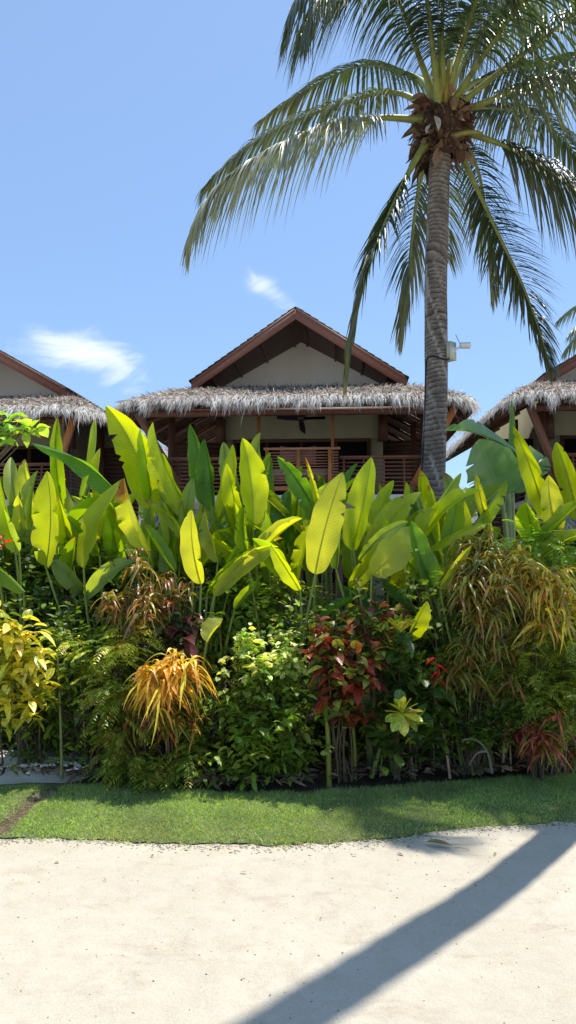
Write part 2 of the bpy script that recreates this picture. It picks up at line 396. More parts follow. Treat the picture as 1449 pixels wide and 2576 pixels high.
xs = np.concatenate([[-150, -60, -25, -12, -7, -5, -4], np.arange(-3.2, 3.2, .02), [3.6, 4.5, 6, 10, 20, 60, 150]])
ys = np.concatenate([[-120, -50, -20, -8, -3, 0, 1, 1.6], np.arange(2.0, 4.7, .013), np.arange(4.75, 5.8, .05), [6.5, 8, 12, 20, 40, 90, 250, 700]])
X, Y = np.meshgrid(xs, ys)
fall = np.clip(1 - (np.maximum(np.abs(X) - 3.0, 0)) / 1.5, 0, 1) * np.clip((6.0 - Y) / 1, 0, 1) * np.clip((Y - 1.2) / .8, 0, 1)
Z = sand_h(X, Y) * fall
mb = MB(); mb.grid(np.stack([X, Y, Z], -1), flip=True)
ground = mb.build('ground', M_SAND, smooth=True); tag(ground, kind='structure')
# lawn sheet with a soft mounded profile, a bare channel crossing it at the left
CH = [gp(0, 2100)[:2], gp(60, 2045)[:2], gp(135, 1990)[:2]]
def chan_d(x, y):
    d = np.full(np.shape(x), 9.0)
    for a, b in zip(CH[:-1], CH[1:]):
        ab = b - a; t = np.clip(((x - a[0]) * ab[0] + (y - a[1]) * ab[1]) / (ab @ ab), 0, 1)
        d = np.minimum(d, np.hypot(x - a[0] - t * ab[0], y - a[1] - t * ab[1]))
    return d
def lawn_z(x, y, s):
    z = .006 + .035 * np.sin(np.pi * np.clip(s, 0, 1)) ** .6 + .02 * (vnoise(x, y, 3, 5) - .4) * np.clip(s * 6, 0, 1)
    cd = chan_d(x, y); return z - .03 * np.exp(-(cd / .06) ** 2) * np.clip(s * 8, 0, 1)
xl = np.concatenate([np.arange(-6, -2.6, .15), np.arange(-2.6, 2.8, .02), np.arange(2.8, 9, .2)]); ss = np.linspace(0, 1, 40)
XL, SS = np.meshgrid(xl, ss)
lo_ = lowy(XL) + .05 * (vnoise(XL, XL * 0, 9, 7) - .5) + .03 * (vnoise(XL, XL * 0, 31, 8) - .5)
YL = lo_ * (1 - SS) + (uppy(XL) + .12) * SS
mb = MB(); mb.grid(np.stack([XL, YL, lawn_z(XL, YL, SS)], -1), flip=True)
lawn_o = mb.build('lawn', M_TURF, smooth=True); tag(lawn_o, kind='structure')
# flower bed soil (dark) and the pale sandy patch at its left end
xb = np.arange(-6, 9, .06); sb = np.linspace(0, 1, 60)
XB, SB = np.meshgrid(xb, sb ** 1.9); YB = (uppy(XB) - .02) * (1 - SB) + 15.6 * SB
DB = np.clip((YB - uppy(XB)) / .9, 0, 1); ZB = .008 + .05 * DB + .05 * (vnoise(XB, YB, 5, 9) - .5) * DB
mb = MB(); mb.grid(np.stack([XB, YB, ZB], -1), flip=True)
bed = mb.build('flower_bed_soil', M_SOIL, smooth=True); tag(bed, kind='structure')
pc = gp(70, 1962)
a = np.linspace(0, 2 * math.pi, 73); rr = np.linspace(0, 1, 22)
A, RR = np.meshgrid(a, rr)
edge = 1 + .25 * (vnoise(np.cos(A) * 2, np.sin(A) * 2, 1.6, 4) - .5)
PX = pc[0] - .25 + np.cos(A) * RR * .90 * edge; PY = pc[1] + .16 + np.sin(A) * RR * .42 * edge
PZ = .16 - .20 * RR ** 3 + .035 * (vnoise(PX, PY, 9, 6) - .5) + .02 * (vnoise(PX, PY, 30, 6) - .5)
mb = MB(); mb.grid(np.stack([PX, PY, PZ], -1), flip=False)
po = mb.build('sand_mound', M_SAND, smooth=True); tag(po, kind='structure')

# grass blades
n = 150000
gxv = rnd(n, -3.3, 3.3); sv = R.uniform(0, 1, n) ** 1.0
gyv = (lowy(gxv) + .03 * (vnoise(gxv, gxv * 0, 9, 7) - .3) + R.normal(0, .012, n) - (R.uniform(0, 1, n) < .12) * np.abs(R.normal(0, .05, n))) * (1 - sv) + (uppy(gxv) + .10) * sv
keep = (R.uniform(0, 1, n) > np.exp(-(chan_d(gxv, gyv) / .075) ** 2) * 1.05) & (R.uniform(0, 1, n) > .35 * (vnoise(gxv, gyv, 4, 12) > .72))
keep &= ((gxv - pc[0] + .25) / .92) ** 2 + ((gyv - pc[1] - .14) / .47) ** 2 > 1
gxv, gyv, sv = gxv[keep], gyv[keep], sv[keep]; n = len(gxv)
P = np.stack([gxv, gyv, lawn_z(gxv, gyv, sv) - .004], -1)
D = np.stack([R.normal(0, .75, n), R.normal(-.05, .75, n), np.ones(n)], -1)
g = pal(n, [(.29, .42, .13), (.37, .49, .18), (.45, .53, .26), (.52, .52, .34)], .2, [.4, .35, .17, .08])
dry = vnoise(gxv, gyv, 2.2, 13)[:, None]; dm = np.clip((dry - .45) * 1.6, 0, .5) * np.clip(1.2 - sv[:, None], 0, 1)
g = g * (1 - dm) + np.array([.36, .37, .21]) * dm
Lg = rnd(n, .017, .036) * (1 + .5 * (sv > .75)) * (.7 + .6 * vnoise(gxv, gyv, 7, 14))
mb = MB(); blades(mb, P, D, Lg, rnd(n, .0018, .0032), rnd(n, 0, .35), g, seg=2, prof=NEEDLE, fold=0, roll=1.5)
go = mb.build('grass', M_GRASS); tag(go, 'short green grass growing on the lawn strip', 'grass', kind='stuff')

# pebbles and bits on the sand, clods on the mound
def specks(n, fx, fy, fz, r0, r1, cols, name, label, cat, mat=M_LITTER):
    x = fx(n); y = fy(n, x); z = fz(x, y)
    V0 = np.array([(-1, -1, -.5), (1, -1, -.5), (1, 1, -.5), (-1, 1, -.5), (-.6, -.6, .6), (.6, -.6, .6), (.6, .6, .6), (-.6, .6, .6)], float)
    Q0 = np.array([(0, 3, 2, 1), (4, 5, 6, 7), (0, 1, 5, 4), (1, 2, 6, 5), (2, 3, 7, 6), (3, 0, 4, 7)])
    r = R.uniform(r0, r1, (n, 1)) * np.abs(R.normal(1, .35, (n, 3))) * np.array([1.1, 1.1, .7]); an = rnd(n, 0, 6.28)
    V = V0[None] * r[:, None] * (1 + R.normal(0, .12, (n, 8, 3)))
    c, s = np.cos(an)[:, None], np.sin(an)[:, None]
    V = np.stack([V[..., 0] * c - V[..., 1] * s, V[..., 0] * s + V[..., 1] * c, V[..., 2]], -1) + np.stack([x, y, z], -1)[:, None]
    Q = (Q0[None] + (np.arange(n) * 8)[:, None, None]).reshape(-1, 4)
    mb = MB(); mb.add(V.reshape(-1, 3), Q, np.repeat(pal(n, cols, .2), 8, 0)); o = mb.build(name, mat, smooth=True); tag(o, label, cat, kind='stuff')
specks(1300, lambda n: rnd(n, -2.6, 2.8), lambda n, x: lowy(x) - .05 - (lowy(x) - 2.2) * R.uniform(0, 1, n) ** 1.5, lambda x, y: sand_h(x, y) + .001, .001, .0034,
       [(.30, .25, .2), (.4, .35, .28), (.2, .16, .13), (.55, .5, .42)], 'pebbles', 'tiny brown pebbles and twig bits scattered over the sand', 'pebbles')
specks(1300, lambda n: rnd(n, -2.6, 2.8), lambda n, x: lowy(x) - np.abs(R.normal(0, .05, n)), lambda x, y: sand_h(x, y) + .002, .002, .006,
       [(.38, .33, .22), (.45, .40, .30), (.28, .25, .15)], 'lawn_edge_litter', 'dry grass crumbs along the lawn edge', 'litter')
specks(700, lambda n: rnd(n, pc[0] - .85, pc[0] + .5), lambda n, x: pc[1] + .12 + R.normal(0, .14, n), lambda x, y: .13 + 0 * x, .004, .016,
       [(.62, .56, .46), (.58, .52, .42), (.66, .61, .52)], 'sand_clods', 'crumbled pale sand clods at the bed end', 'sand')
# dry litter in the channel and on the soil
n = 5000; tt = R.uniform(0, 1, n); seg_i = (tt * 2).astype(int).clip(0, 1); ft = tt * 2 - seg_i
CHa = np.array(CH); Pq = CHa[seg_i] * (1 - ft[:, None]) + CHa[seg_i + 1] * ft[:, None] + R.normal(0, .035, (n, 2))
sfr = (Pq[:, 1] - lowy(Pq[:, 0])) / (uppy(Pq[:, 0]) - lowy(Pq[:, 0]))
P = np.stack([Pq[:, 0], Pq[:, 1], lawn_z(Pq[:, 0], Pq[:, 1], sfr) + .003], -1)
D = R.normal(0, 1, (n, 3)); D[:, 2] = np.abs(D[:, 2]) * .3
mb = MB(); blades(mb, P, D, rnd(n, .015, .05), .0025, .1, pal(n, [(.3, .23, .14), (.42, .34, .22), (.2, .15, .09)], .2), seg=1, fold=0, roll=1)
tag(mb.build('dead_grass', M_LITTER), 'brown dead grass lying in the channel across the lawn', 'grass', kind='stuff')
n = 2600; xv = rnd(n, -3.2, 3.4); yv = uppy(xv) + .05 + R.uniform(0, 1, n) ** 1.5 * 1.2
D = R.normal(0, 1, (n, 3)); D[:, 2] *= .25
mb = MB(); blades(mb, np.stack([xv, yv, np.full(n, .115)], -1), D, rnd(n, .04, .13), rnd(n, .006, .02), .1, pal(n, [(.12, .08, .045), (.20, .14, .085), (.08, .06, .035), (.28, .2, .13)], .2), seg=2, prof=OVATE, fold=.3, roll=1)
tag(mb.build('leaf_litter', M_LITTER), 'fallen dry leaves on the dark soil beneath the hedge', 'leaf litter', kind='stuff')
# the single curled dead leaf on the sand
c = gp(1108, 2132)
mb = MB(); mb_P = np.array([[c[0] - .075, c[1] + .03, .02]]); 
blades(mb, mb_P, np.array([[1, -.38, .10]]), .15, .017, .12, np.array([.30, .23, .08]), seg=8, prof=OVATE, fold=.8, roll=0)
dl = mb.build('dead_leaf', M_LITTER, loc=(c[0], c[1], 0)); tag(dl, 'curled olive-brown dead leaf lying on the sand near the lawn edge', 'leaf')
mb = MB(); mb.tube(smooth_path([(c[0] + .07, c[1] - .03, .012), (c[0] + .11, c[1] - .035, .012), (c[0] + .155, c[1] - .05, .004)], 6), .0015, (.35, .27, .15), 5); mb.build('leaf_stalk', M_LITTER, parent=dl)

n = 46; xv = rnd(n, -2.6, 2.9); yv = np.where(R.uniform(0, 1, n) < .6, lowy(xv) + rnd(n, 0, .8), lowy(xv) - np.abs(R.normal(0, .5, n))); zv = np.where(yv > lowy(xv), .055, .006)
D = R.normal(0, 1, (n, 3)); D[:, 2] = .05
mb = MB(); blades(mb, np.stack([xv, yv, zv], -1), D, rnd(n, .015, .05), rnd(n, .002, .008), .05, pal(n, [(.36, .26, .14), (.25, .17, .08), (.42, .38, .14)], .2), seg=3, prof=OVATE, fold=.4, roll=.5)
tag(mb.build('fallen_bits', M_LITTER), 'small dry leaves and twigs fallen on lawn and sand', 'leaf litter', kind='stuff')

# ------------------------------------------------------------------ bungalow
DK = (.10, .045, .028); MID = (.17, .075, .042); ORG = (.42, .17, .055); FAS = (.24, .105, .072)
def sub(root, name, mat, fn, smooth=False):
    mb = MB(); fn(mb); o = mb.build(name, mat, loc=(0, 0, 0), smooth=smooth); o.parent = root; return o
def thatch_path(n):
    """U-shaped path: eave point, matching inner point; local house coordinates, y back"""
    hx, r, back = 4.08, .9, 10.5
    pts = []
    for k in range(400):
        f = k / 399; L1 = back - r; La = r * math.pi / 2; L2 = 2 * (hx - r); tot = 2 * L1 + 2 * La + L2; d = f * tot
        if d < L1: e = (-hx, back - d)
        elif d < L1 + La: a_ = (d - L1) / r; e = (-hx + r - r * math.cos(a_), r - r * math.sin(a_))
        elif d < L1 + La + L2: e = (-hx + r + d - L1 - La, 0)
        elif d < L1 + 2 * La + L2: a_ = (d - L1 - La - L2) / r; e = (hx - r + r * math.sin(a_), r - r * math.cos(a_))
        else: e = (hx, r + d - (L1 + 2 * La + L2))
        i = (max(-2.28, min(2.28, e[0] * .72)), max(3.55, min(e[1] + .2, back)))
        if abs(e[0]) > 3.0 and e[1] > .9: i = (math.copysign(2.28, e[0]), max(3.55, e[1]))
        pts.append((d, e, i))
    d = np.array([q[0] for q in pts]); E = np.array([q[1] for q in pts]); I = np.array([q[2] for q in pts])
    u = np.linspace(0, d[-1], n)
    g = lambda A: np.stack([np.interp(u, d, A[:, 0]), np.interp(u, d, A[:, 1])], -1)
    return g(E), g(I)
TE, TI, TH = 5.17, 6.20, .12
def thatch_surf(E, I, s, off=0.0):
    xy = E * (1 - s[:, None]) + I * s[:, None]
    return np.concatenate([xy, (TE * (1 - s) + TI * s + TH * np.sin(np.pi * s) ** .8 + off)[:, None]], 1)
def build_house(label):
    root = bpy.data.objects.new('bungalow', None); COL.objects.link(root)
    tag(root, label, 'house', 'bungalows with thatched eaves behind the hedge')
    hw, wy, tan = 2.18, 3.9, math.tan(rad(29.2)); AP = 7.62; roofz = lambda x: AP - tan * abs(x)
    # walls: gable front as polygon strips around the door opening, side walls
    def wall(mb):
        xs_ = np.linspace(-hw, hw, 15)
        for i in range(14):
            a, b = xs_[i], xs_[i + 1]; z0 = 4.96; z1 = 6.0
            mb.add([(a, wy, z0), (b, wy, z0), (b, wy, z1), (a, wy, z1)], [(0, 1, 2, 3)])
            mb.add([(a, wy + .15, z0), (b, wy + .15, z0), (b, wy, z0), (a, wy, z0)], [(0, 1, 2, 3)])
        for s in (-1, 1):
            mb.box((min(s * 1.85, s * hw), wy, 3.18), (max(s * 1.85, s * hw), wy + .15, 4.96))
            mb.box((min(s * 1.85, s * hw), wy, .3), (max(s * 1.85, s * hw), wy + .15, 3.0))
            mb.box((min(s * hw, s * (hw - .15)), wy + .15, .0), (max(s * hw, s * (hw - .15)), 10.4, roofz(hw)))
        mb.box((-1.85, wy, 2.6), (1.85, wy + .15, 3.0)); mb.box((-hw + .15, 10.25, 0), (hw - .15, 10.39, 6.2))
    sub(root, 'wall', M_WALL_SHADED, wall)
    def gable(mb):
        xs_ = np.linspace(-hw, hw, 15)
        for i in range(14):
            a, b = xs_[i], xs_[i + 1]
            mb.add([(a, wy - .004, 5.995), (b, wy - .004, 5.995), (b, wy - .004, roofz(b)), (a, wy - .004, roofz(a))], [(0, 1, 2, 3)])
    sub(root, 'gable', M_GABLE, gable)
    # sliding doors
    for z0, z1 in ((3.18, 4.96), (.32, 2.6)):
        fr = sub(root, 'sliding_door', M_WOOD, lambda mb: ([mb.box((x - .045, wy - .02, z0), (x + .045, wy + .08, z1 - .08), DK) for x in (-1.8, -.93, 0, .93, 1.8)], mb.box((-1.85, wy - .025, z1 - .08), (1.85, wy + .09, z1), DK), mb.box((-1.84, wy - .018, z0 - .0), (1.84, wy + .07, z0 + .07), DK)))
        g_ = sub(root, 'pane', M_GLASS, lambda mb: mb.box((-1.84, wy + .03, z0 + .05), (1.84, wy + .045, z1 - .05)))
        g_.parent = fr
    # upper roof with prow ridge
    ry, ey, hx, by = 1.35, 2.25, 2.65, 10.8
    for s in (-1, 1):
        def slope(mb, z0, z1, ex=0.0, c=(.06, .06, .06)):
            a = [(0, ry - ex), (s * (hx + ex), ey - ex), (s * (hx + ex), by), (0, by)]
            B = [(x, y, roofz(x) + z0) for x, y in a]; T = [(x, y, roofz(x) + z1) for x, y in a]
            mb.add(B + T, [(0, 1, 2, 3), (4, 5, 6, 7), (0, 1, 5, 4), (1, 2, 6, 5), (2, 3, 7, 6), (3, 0, 4, 7)], c)
        sub(root, 'soffit', M_WOOD, lambda mb: slope(mb, .0, .05, -.004, (.17, .07, .045)))
        def shing(mb):
            # courses with slightly ragged overlapping rims
            slope(mb, .052, .075, .0)
            for k in range(16):
                f0 = k / 16; f1 = (k + 1) / 16 + .01; x0, x1 = s * (hx + .06) * f0, s * (hx + .06) * f1
                y0 = ry + (ey - ry) * f0 - .06 + R.uniform(-.01, .01); y1 = ry + (ey - ry) * f1 - .06
                mb.add([(x0, y0, roofz(x0) + .080), (x1, y1, roofz(x1) + .105), (x1, by, roofz(x1) + .105), (x0, by, roofz(x0) + .080), (x1, y1, roofz(x1) + .076), (x0, y0, roofz(x0) + .06)], [(0, 1, 2, 3), (5, 4, 1, 0)])
                mb.add([(x1, y1, roofz(x1) + .105), (x1, by, roofz(x1) + .105), (x1, by, roofz(x1) + .074), (x1, y1, roofz(x1) + .074)], [(0, 1, 2, 3)])
        sub(root, 'roof', M_SHING, shing)
        def fascia(mb):
            A = np.array((0, ry)); B = np.array((s * hx, ey)); nrmv = np.array((-(B - A)[1], (B - A)[0])); nrmv = nrmv / np.linalg.norm(nrmv) * (-s)
            nrmv = nrmv if nrmv[1] < 0 else -nrmv
            for (z0, z1, o0, o1, c) in ((-.22, .055, .0, .035, FAS), (-.03, .058, .035, .05, (.20, .085, .06))):
                q = [A + nrmv * o0, B + nrmv * o0, B + nrmv * o1, A + nrmv * o1]
                if o0 == 0: q[3] = np.array((0, (A + nrmv * o1)[1] - .006))
                Bv = [(v[0], v[1], roofz(v[0]) + z0) for v in q]; Tv = [(v[0], v[1], roofz(v[0]) + z1) for v in q]
                mb.add(Bv + Tv, [(0, 3, 2, 1), (4, 5, 6, 7), (0, 1, 5, 4), (1, 2, 6, 5), (2, 3, 7, 6), (3, 0, 4, 7)], c)
            x = s * hx; mb.box((min(x, x + s * .03), ey - .02, roofz(hx) - .2), (max(x, x + s * .03), by, roofz(hx) + .05), FAS)
        sub(root, 'fascia', M_WOOD, fascia)
        for px_ in (.17, .92, 1.62, 2.25):
            yf = ry + (ey - ry) * px_ / hx + .01
            sub(root, 'purlin', M_WOOD, lambda mb: mb.bar((s * px_, yf, roofz(px_) - .02), (s * px_, wy, roofz(px_) - .02), .05, .05, (.15, .06, .04)))
        # corner brackets and posts
        sub(root, 'bracket', M_WOOD, lambda mb: (mb.box((s * 2.18 - .1, wy - 1.5, 5.62), (s * 2.18 + .1, wy - .02, 5.82), DK), mb.box((s * 2.18 - .12, wy - .22, 4.86), (s * 2.18 + .12, wy - .006, 5.62), DK)))
        sub(root, 'side_screen', M_WOOD, lambda mb: [mb.box((min(s * 2.19, s * 3.75), 5.2, z), (max(s * 2.19, s * 3.75), 5.24, z + .125), (.075, .035, .025)) for z in np.arange(.3, 5.1, .13)])
        sub(root, 'brace', M_WOOD, lambda mb: mb.bar((s * 2.62, 1.25, 3.25), (s * 3.55, .45, 5.02), .15, .11, ORG if s > 0 else MID, (0, 1, 0)))  # sunlight painted in: right brace bright orange, left one darker
        sub(root, 'post', M_WOOD, lambda mb: mb.box((s * 3.0 - .07, 1.45, 0), (s * 3.0 + .07, 1.59, 5.3), DK))
        sub(root, 'post', M_WOOD, lambda mb: mb.box((s * 3.0 - .07, 3.9, 0), (s * 3.0 + .07, 4.04, 5.4), DK))
        sub(root, 'post', M_WOOD, lambda mb: mb.box((s * .86 - .035, 1.12, 3.18), (s * .86 + .035, 1.19, 5.22), (.30, .125, .05)))
    # ceiling under the thatch, front beam, rafters
    E, I = thatch_path(90); ns_ = 6
    def under(mb):
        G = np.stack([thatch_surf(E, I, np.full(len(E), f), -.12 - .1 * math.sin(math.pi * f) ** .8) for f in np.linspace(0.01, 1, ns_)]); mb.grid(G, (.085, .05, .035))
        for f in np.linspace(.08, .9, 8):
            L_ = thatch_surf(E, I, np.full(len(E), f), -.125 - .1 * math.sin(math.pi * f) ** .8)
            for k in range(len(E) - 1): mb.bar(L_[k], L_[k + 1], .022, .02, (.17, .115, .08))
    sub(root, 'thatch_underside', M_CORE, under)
    sub(root, 'beam', M_WOOD, lambda mb: (mb.box((-3.4, .42, 4.93), (3.4, .52, 5.08), (.12, .05, .035)), mb.box((-3.1, 1.3, 5.10), (3.1, 1.42, 5.24), (.2, .085, .055))))
    ks = list(range(2, 90, 4))
    for k in ks:
        a = thatch_surf(E[k:k + 1], I[k:k + 1], np.array([.06]), -.17)[0]; b = thatch_surf(E[k:k + 1], I[k:k + 1], np.array([.97]), -.17)[0]
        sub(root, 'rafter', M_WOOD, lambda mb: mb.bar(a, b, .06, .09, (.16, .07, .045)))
    # thatch: solid core and layered strands
    def thatch(mb):
        E2, I2 = thatch_path(160)
        G = np.stack([thatch_surf(E2, I2, np.full(160, f), (-.02 if f > 0 else -.1)) for f in np.linspace(0, 1, 9)]); mb.grid(G, (.16, .125, .105))
    th = sub(root, 'thatch_roof', M_CORE, thatch)
    def strands(mb):
        n = 27000; E2, I2 = thatch_path(2000)
        # denser on the front and the corners, sparser along the far sides
        idx = np.where(R.uniform(0, 1, n) < .72, R.integers(700, 1300, n), R.integers(0, 2000, n)); s_ = R.uniform(0, 1.0, n) ** 1.15
        P = thatch_surf(E2[idx], I2[idx], s_, 0); dn = np.concatenate([E2[idx] - I2[idx], np.full((n, 1), -(TI - TE))], 1); dn = nrm(dn)
        P = P - dn * .12 + np.array([0, 0, 1.]) * rnd(n, .0, .05)[:, None]
        D = dn + R.normal(0, .22, (n, 3)) + np.array([0, 0, .08])
        C = pal(n, [(.42, .35, .29), (.60, .53, .46), (.26, .20, .155), (.78, .73, .66), (.12, .085, .065)], .2, [.25, .27, .16, .2, .12])
        blades(mb, P, D, rnd(n, .16, .34), rnd(n, .005, .012), rnd(n, .0, .4), C, seg=3, prof=STRAP, fold=.3, roll=.7, wob=.08)
        # ridge wisps
        n = 500; idx = R.integers(740, 1260, n); P = thatch_surf(E2[idx], I2[idx], rnd(n, .9, 1.0), .0); D = R.normal(0, 1, (n, 3)) * np.array([1, .6, .25]) + np.array([0, 0, .2])
        blades(mb, P, D, rnd(n, .12, .3), .009, .2, pal(n, [(.16, .13, .11), (.3, .25, .21)], .2), seg=3, fold=.2)
    o_ = sub(root, 'strands', M_THATCH, strands); o_.parent = th; tag(o_, kind='stuff')
    def fringe(mb):
        E2, I2 = thatch_path(3000); n = 13000
        idx = np.where(R.uniform(0, 1, n) < .70, R.integers(1050, 1950, n), R.integers(0, 3000, n))
        out = nrm(np.concatenate([E2[idx] - I2[idx], np.zeros((n, 1))], 1)); s_ = rnd(n, 0, .13)
        P = thatch_surf(E2[idx], I2[idx], s_, 0) + out * rnd(n, -.02, .08)[:, None] + np.array([0, 0, 1]) * rnd(n, -.04, .05)[:, None]
        tuft = vnoise(idx / 9., idx * 0., 1, 3); big = R.uniform(0, 1, n) < .012
        L = rnd(n, .12, .23) * (.35 + 1.25 * tuft ** 1.3) * np.where(big, 1.7, 1)
        D = out * rnd(n, .6, 1.2)[:, None] + np.array([0, 0, -.55]) + R.normal(0, .22, (n, 3))
        C = pal(n, [(.90, .88, .84), (.80, .76, .70), (.93, .92, .89), (.42, .35, .29)], .10, [.38, .27, .25, .10])
        blades(mb, P, D, L, rnd(n, .005, .012), rnd(n, .3, .9), C, seg=4, fold=.35, roll=.6, wob=.15)
    o_ = sub(root, 'fringe', M_FRINGE, fringe); o_.parent = th; tag(o_, kind='stuff')
    # balcony deck, railings
    sub(root, 'balcony_slab', M_PLAIN, lambda mb: mb.box((-3.1, .98, 3.02), (3.1, 10.2, 3.178), (.70, .69, .66)))
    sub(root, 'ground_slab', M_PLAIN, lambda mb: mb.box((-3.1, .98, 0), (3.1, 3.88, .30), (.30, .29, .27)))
    def rail(mb, x0, x1, y0, y1, z0, z1, k, c):
        for f in np.linspace(0, 1, k): z = z0 + (z1 - z0) * f; mb.bar((x0, y0, z), (x1, y1, z), .03, .028, c)
    for (x0, x1) in ((1.02, 3.0), (-3.0, -.7)):
        def rr_(mb):
            rail(mb, x0, x1, 1.1, 1.1, 3.3, 4.02, 9, MID); mb.box((x0 - .0, 1.06, 4.04), (x1, 1.14, 4.08), (.22, .10, .06))
            for x in np.arange(x0 + .1, x1, .46): mb.box((x - .02, 1.117, 3.18), (x + .02, 1.15, 4.038), (.25, .11, .06))
        sub(root, 'railing', M_WOOD, rr_)
    for s in (-1, 1):
        def side(mb):
            rail(mb, s * 3.03, s * 3.03, 1.14, 3.9, 3.3, 4.0, 9, MID)
        sub(root, 'railing', M_WOOD, side)
    def lowr(mb):
        rail(mb, -.75, 1.0, 1.05, 1.05, .55, 1.15, 12, (.24, .11, .06)); mb.box((-.75, 1.0, .33), (1.0, 1.1, .46), ORG)
        for x in (-.7, .1, .95): mb.box((x - .03, 1.072, .46), (x + .03, 1.13, 1.25), (.3, .13, .06))
    sub(root, 'lower_railing', M_WOOD, lowr)
    sub(root, 'lower_post', M_WOOD, lambda mb: mb.box((.95, .85, 0), (1.09, .97, 2.6), DK))
    # small thatched awning below the slab
    def aw(mb):
        mb.add([(-3.2, .35, 2.42), (3.2, .35, 2.42), (3.2, .97, 2.86), (-3.2, .97, 2.86), (-3.2, .35, 2.36), (3.2, .35, 2.36), (3.2, .97, 2.80), (-3.2, .97, 2.80)], [(0, 1, 2, 3), (4, 7, 6, 5), (0, 4, 5, 1)], (.25, .2, .16))
        n = 5000; x = rnd(n, -3.2, 3.2); f = R.uniform(0, 1, n); P = np.stack([x, .33 + .6 * f, 2.43 + .42 * f], -1)
        D = np.array([0, -.6, -.45]) + R.normal(0, .25, (n, 3))
        blades(mb, P, D, rnd(n, .14, .28), rnd(n, .008, .014), .3, pal(n, [(.6, .55, .49), (.45, .39, .34), (.7, .66, .6)], .15), seg=3, fold=.3, roll=.6)
    sub(root, 'awning', M_THATCH, aw)
    return root
def dup_tree(o, parent=None):
    c = o.copy(); COL.objects.link(c); c.parent = parent
    for ch in list(o.children): dup_tree(ch, c)
    return c
YAW = rad(-4)
house = build_house('middle bungalow with white gable and dark ceiling fan on its balcony')
HO = (0.09, 16.0, 0); house.location = HO; house.rotation_euler = (0, 0, YAW)
hl = dup_tree(house); hl.location = (-8.65, 17.3, 0); hl.rotation_euler = (0, 0, rad(-5))
hl['label'] = 'bungalow at the left edge, only its gable end and thatch corner showing'
hr = dup_tree(house); hr.location = (8.78, 15.35, 0); hr.rotation_euler = (0, 0, rad(-3))
hr['label'] = 'bungalow at the right edge, behind the banana plant'
def hp(x, y, z):
    c, s = math.cos(YAW), math.sin(YAW); return np.array([HO[0] + x * c - y * s, HO[1] + x * s + y * c, z])
# daybed against the balcony rail, pillow, fan
f0 = hp(.08, 1.0, 3.18); fr = empty('daybed', f0, 'slatted wooden daybed back at the centre of the middle balcony', 'daybed', rz=YAW)
def dsub(name, fn, mat=M_WOOD, par=None, smooth=False):
    mb = MB(); fn(mb); o = mb.build(name, mat, loc=(0, 0, 0), smooth=smooth); o.parent = par or fr; return o
for x in (-.72, 0, .72): dsub('leg', lambda mb: mb.box((x - .04, -.05, 0), (x + .04, .0, 1.04), ORG))
dsub('top_rail', lambda mb: mb.box((-.80, -.06, 1.04), (.96, .03, 1.09), (.42, .2, .11)))
dsub('bottom_rail', lambda mb: mb.box((-.76, -.045, .10), (.76, -.005, .2), ORG))
for z in np.linspace(.27, .98, 12): dsub('slat', lambda mb: mb.box((-.76, .003, z - .014), (.92, .022, z + .014), (.30, .14, .08)))
dsub('seat', lambda mb: mb.box((-.76, .06, .36), (.76, .8, .44), (.3, .14, .08)))
for x in (-.7, .7): dsub('leg', lambda mb: mb.box((x - .03, .72, 0), (x + .03, .79, .36), DK))
dsub('mattress', lambda mb: mb.box((-.74, .07, .444), (.74, .78, .60), (.45, .42, .38)), M_PLAIN)
c0 = hp(.06, 1.16, 0); u = np.linspace(-1, 1, 15); Uu, Vv = np.meshgrid(u, u)
prof_ = np.clip((1 - Uu ** 4) * (1 - Vv ** 4), 0, 1) ** .5 * .12; pinch = 1 - .09 * (1 - np.abs(Vv)) * np.abs(Uu) ** 2
mb = MB()
for s in (1, -1):
    G = np.stack([c0[0] + Uu * .42 * (1 - .06 * (1 - Uu ** 2)), c0[1] + .06 + s * prof_ + Vv * .02, 4.12 + Vv * .23 * (1 - .16 * (1 - Uu ** 2)) + .0 * Uu], -1)
    mb.grid(G, (.30, .17, .16), flip=s < 0)
tag(mb.build('pillow', M_PLAIN, smooth=True, loc=(c0[0], c0[1] + .06, 3.9)), 'dusky mauve pillow propped above the slatted daybed back', 'pillow')
fc = hp(.08, 2.2, 5.20); fan = empty('ceiling_fan', fc, 'black three-bladed ceiling fan hanging in the middle balcony', 'ceiling fan')
def fsub(name, fn):
    mb = MB(); fn(mb); o = mb.build(name, M_PLAST, loc=(0, 0, 0), smooth=True); o.parent = fan
BK = (.012, .012, .014)
fsub('motor', lambda mb: (mb.tube([(0, 0, -.1), (0, 0, -.06), (0, 0, .02), (0, 0, .09), (0, 0, .13)], [.05, .09, .105, .09, .04], BK, 14)))
fsub('rod', lambda mb: mb.tube([(0, 0, .12), (0, 0, .42), (0, 0, .46)], [.018, .018, .06], BK, 8))
for a, dz in ((rad(4), .02), (rad(176), .05), (rad(85), -.24)):
    def bl(mb):
        t_ = np.linspace(0, 1, 9); w_ = .045 + .035 * np.sin(t_ * 2.6); rr2 = .08 + .52 * t_
        for s in (0, 1):
            G = np.stack([np.stack([rr2, k * w_, dz * t_ + k * .045 - s * .014], -1) for k in (-1, 0, 1)])
            c, s2 = math.cos(a), math.sin(a); G = np.stack([G[..., 0] * c - G[..., 1] * s2, G[..., 0] * s2 + G[..., 1] * c, G[..., 2]], -1); mb.grid(G, BK, flip=bool(s))
    fsub('blade', bl)

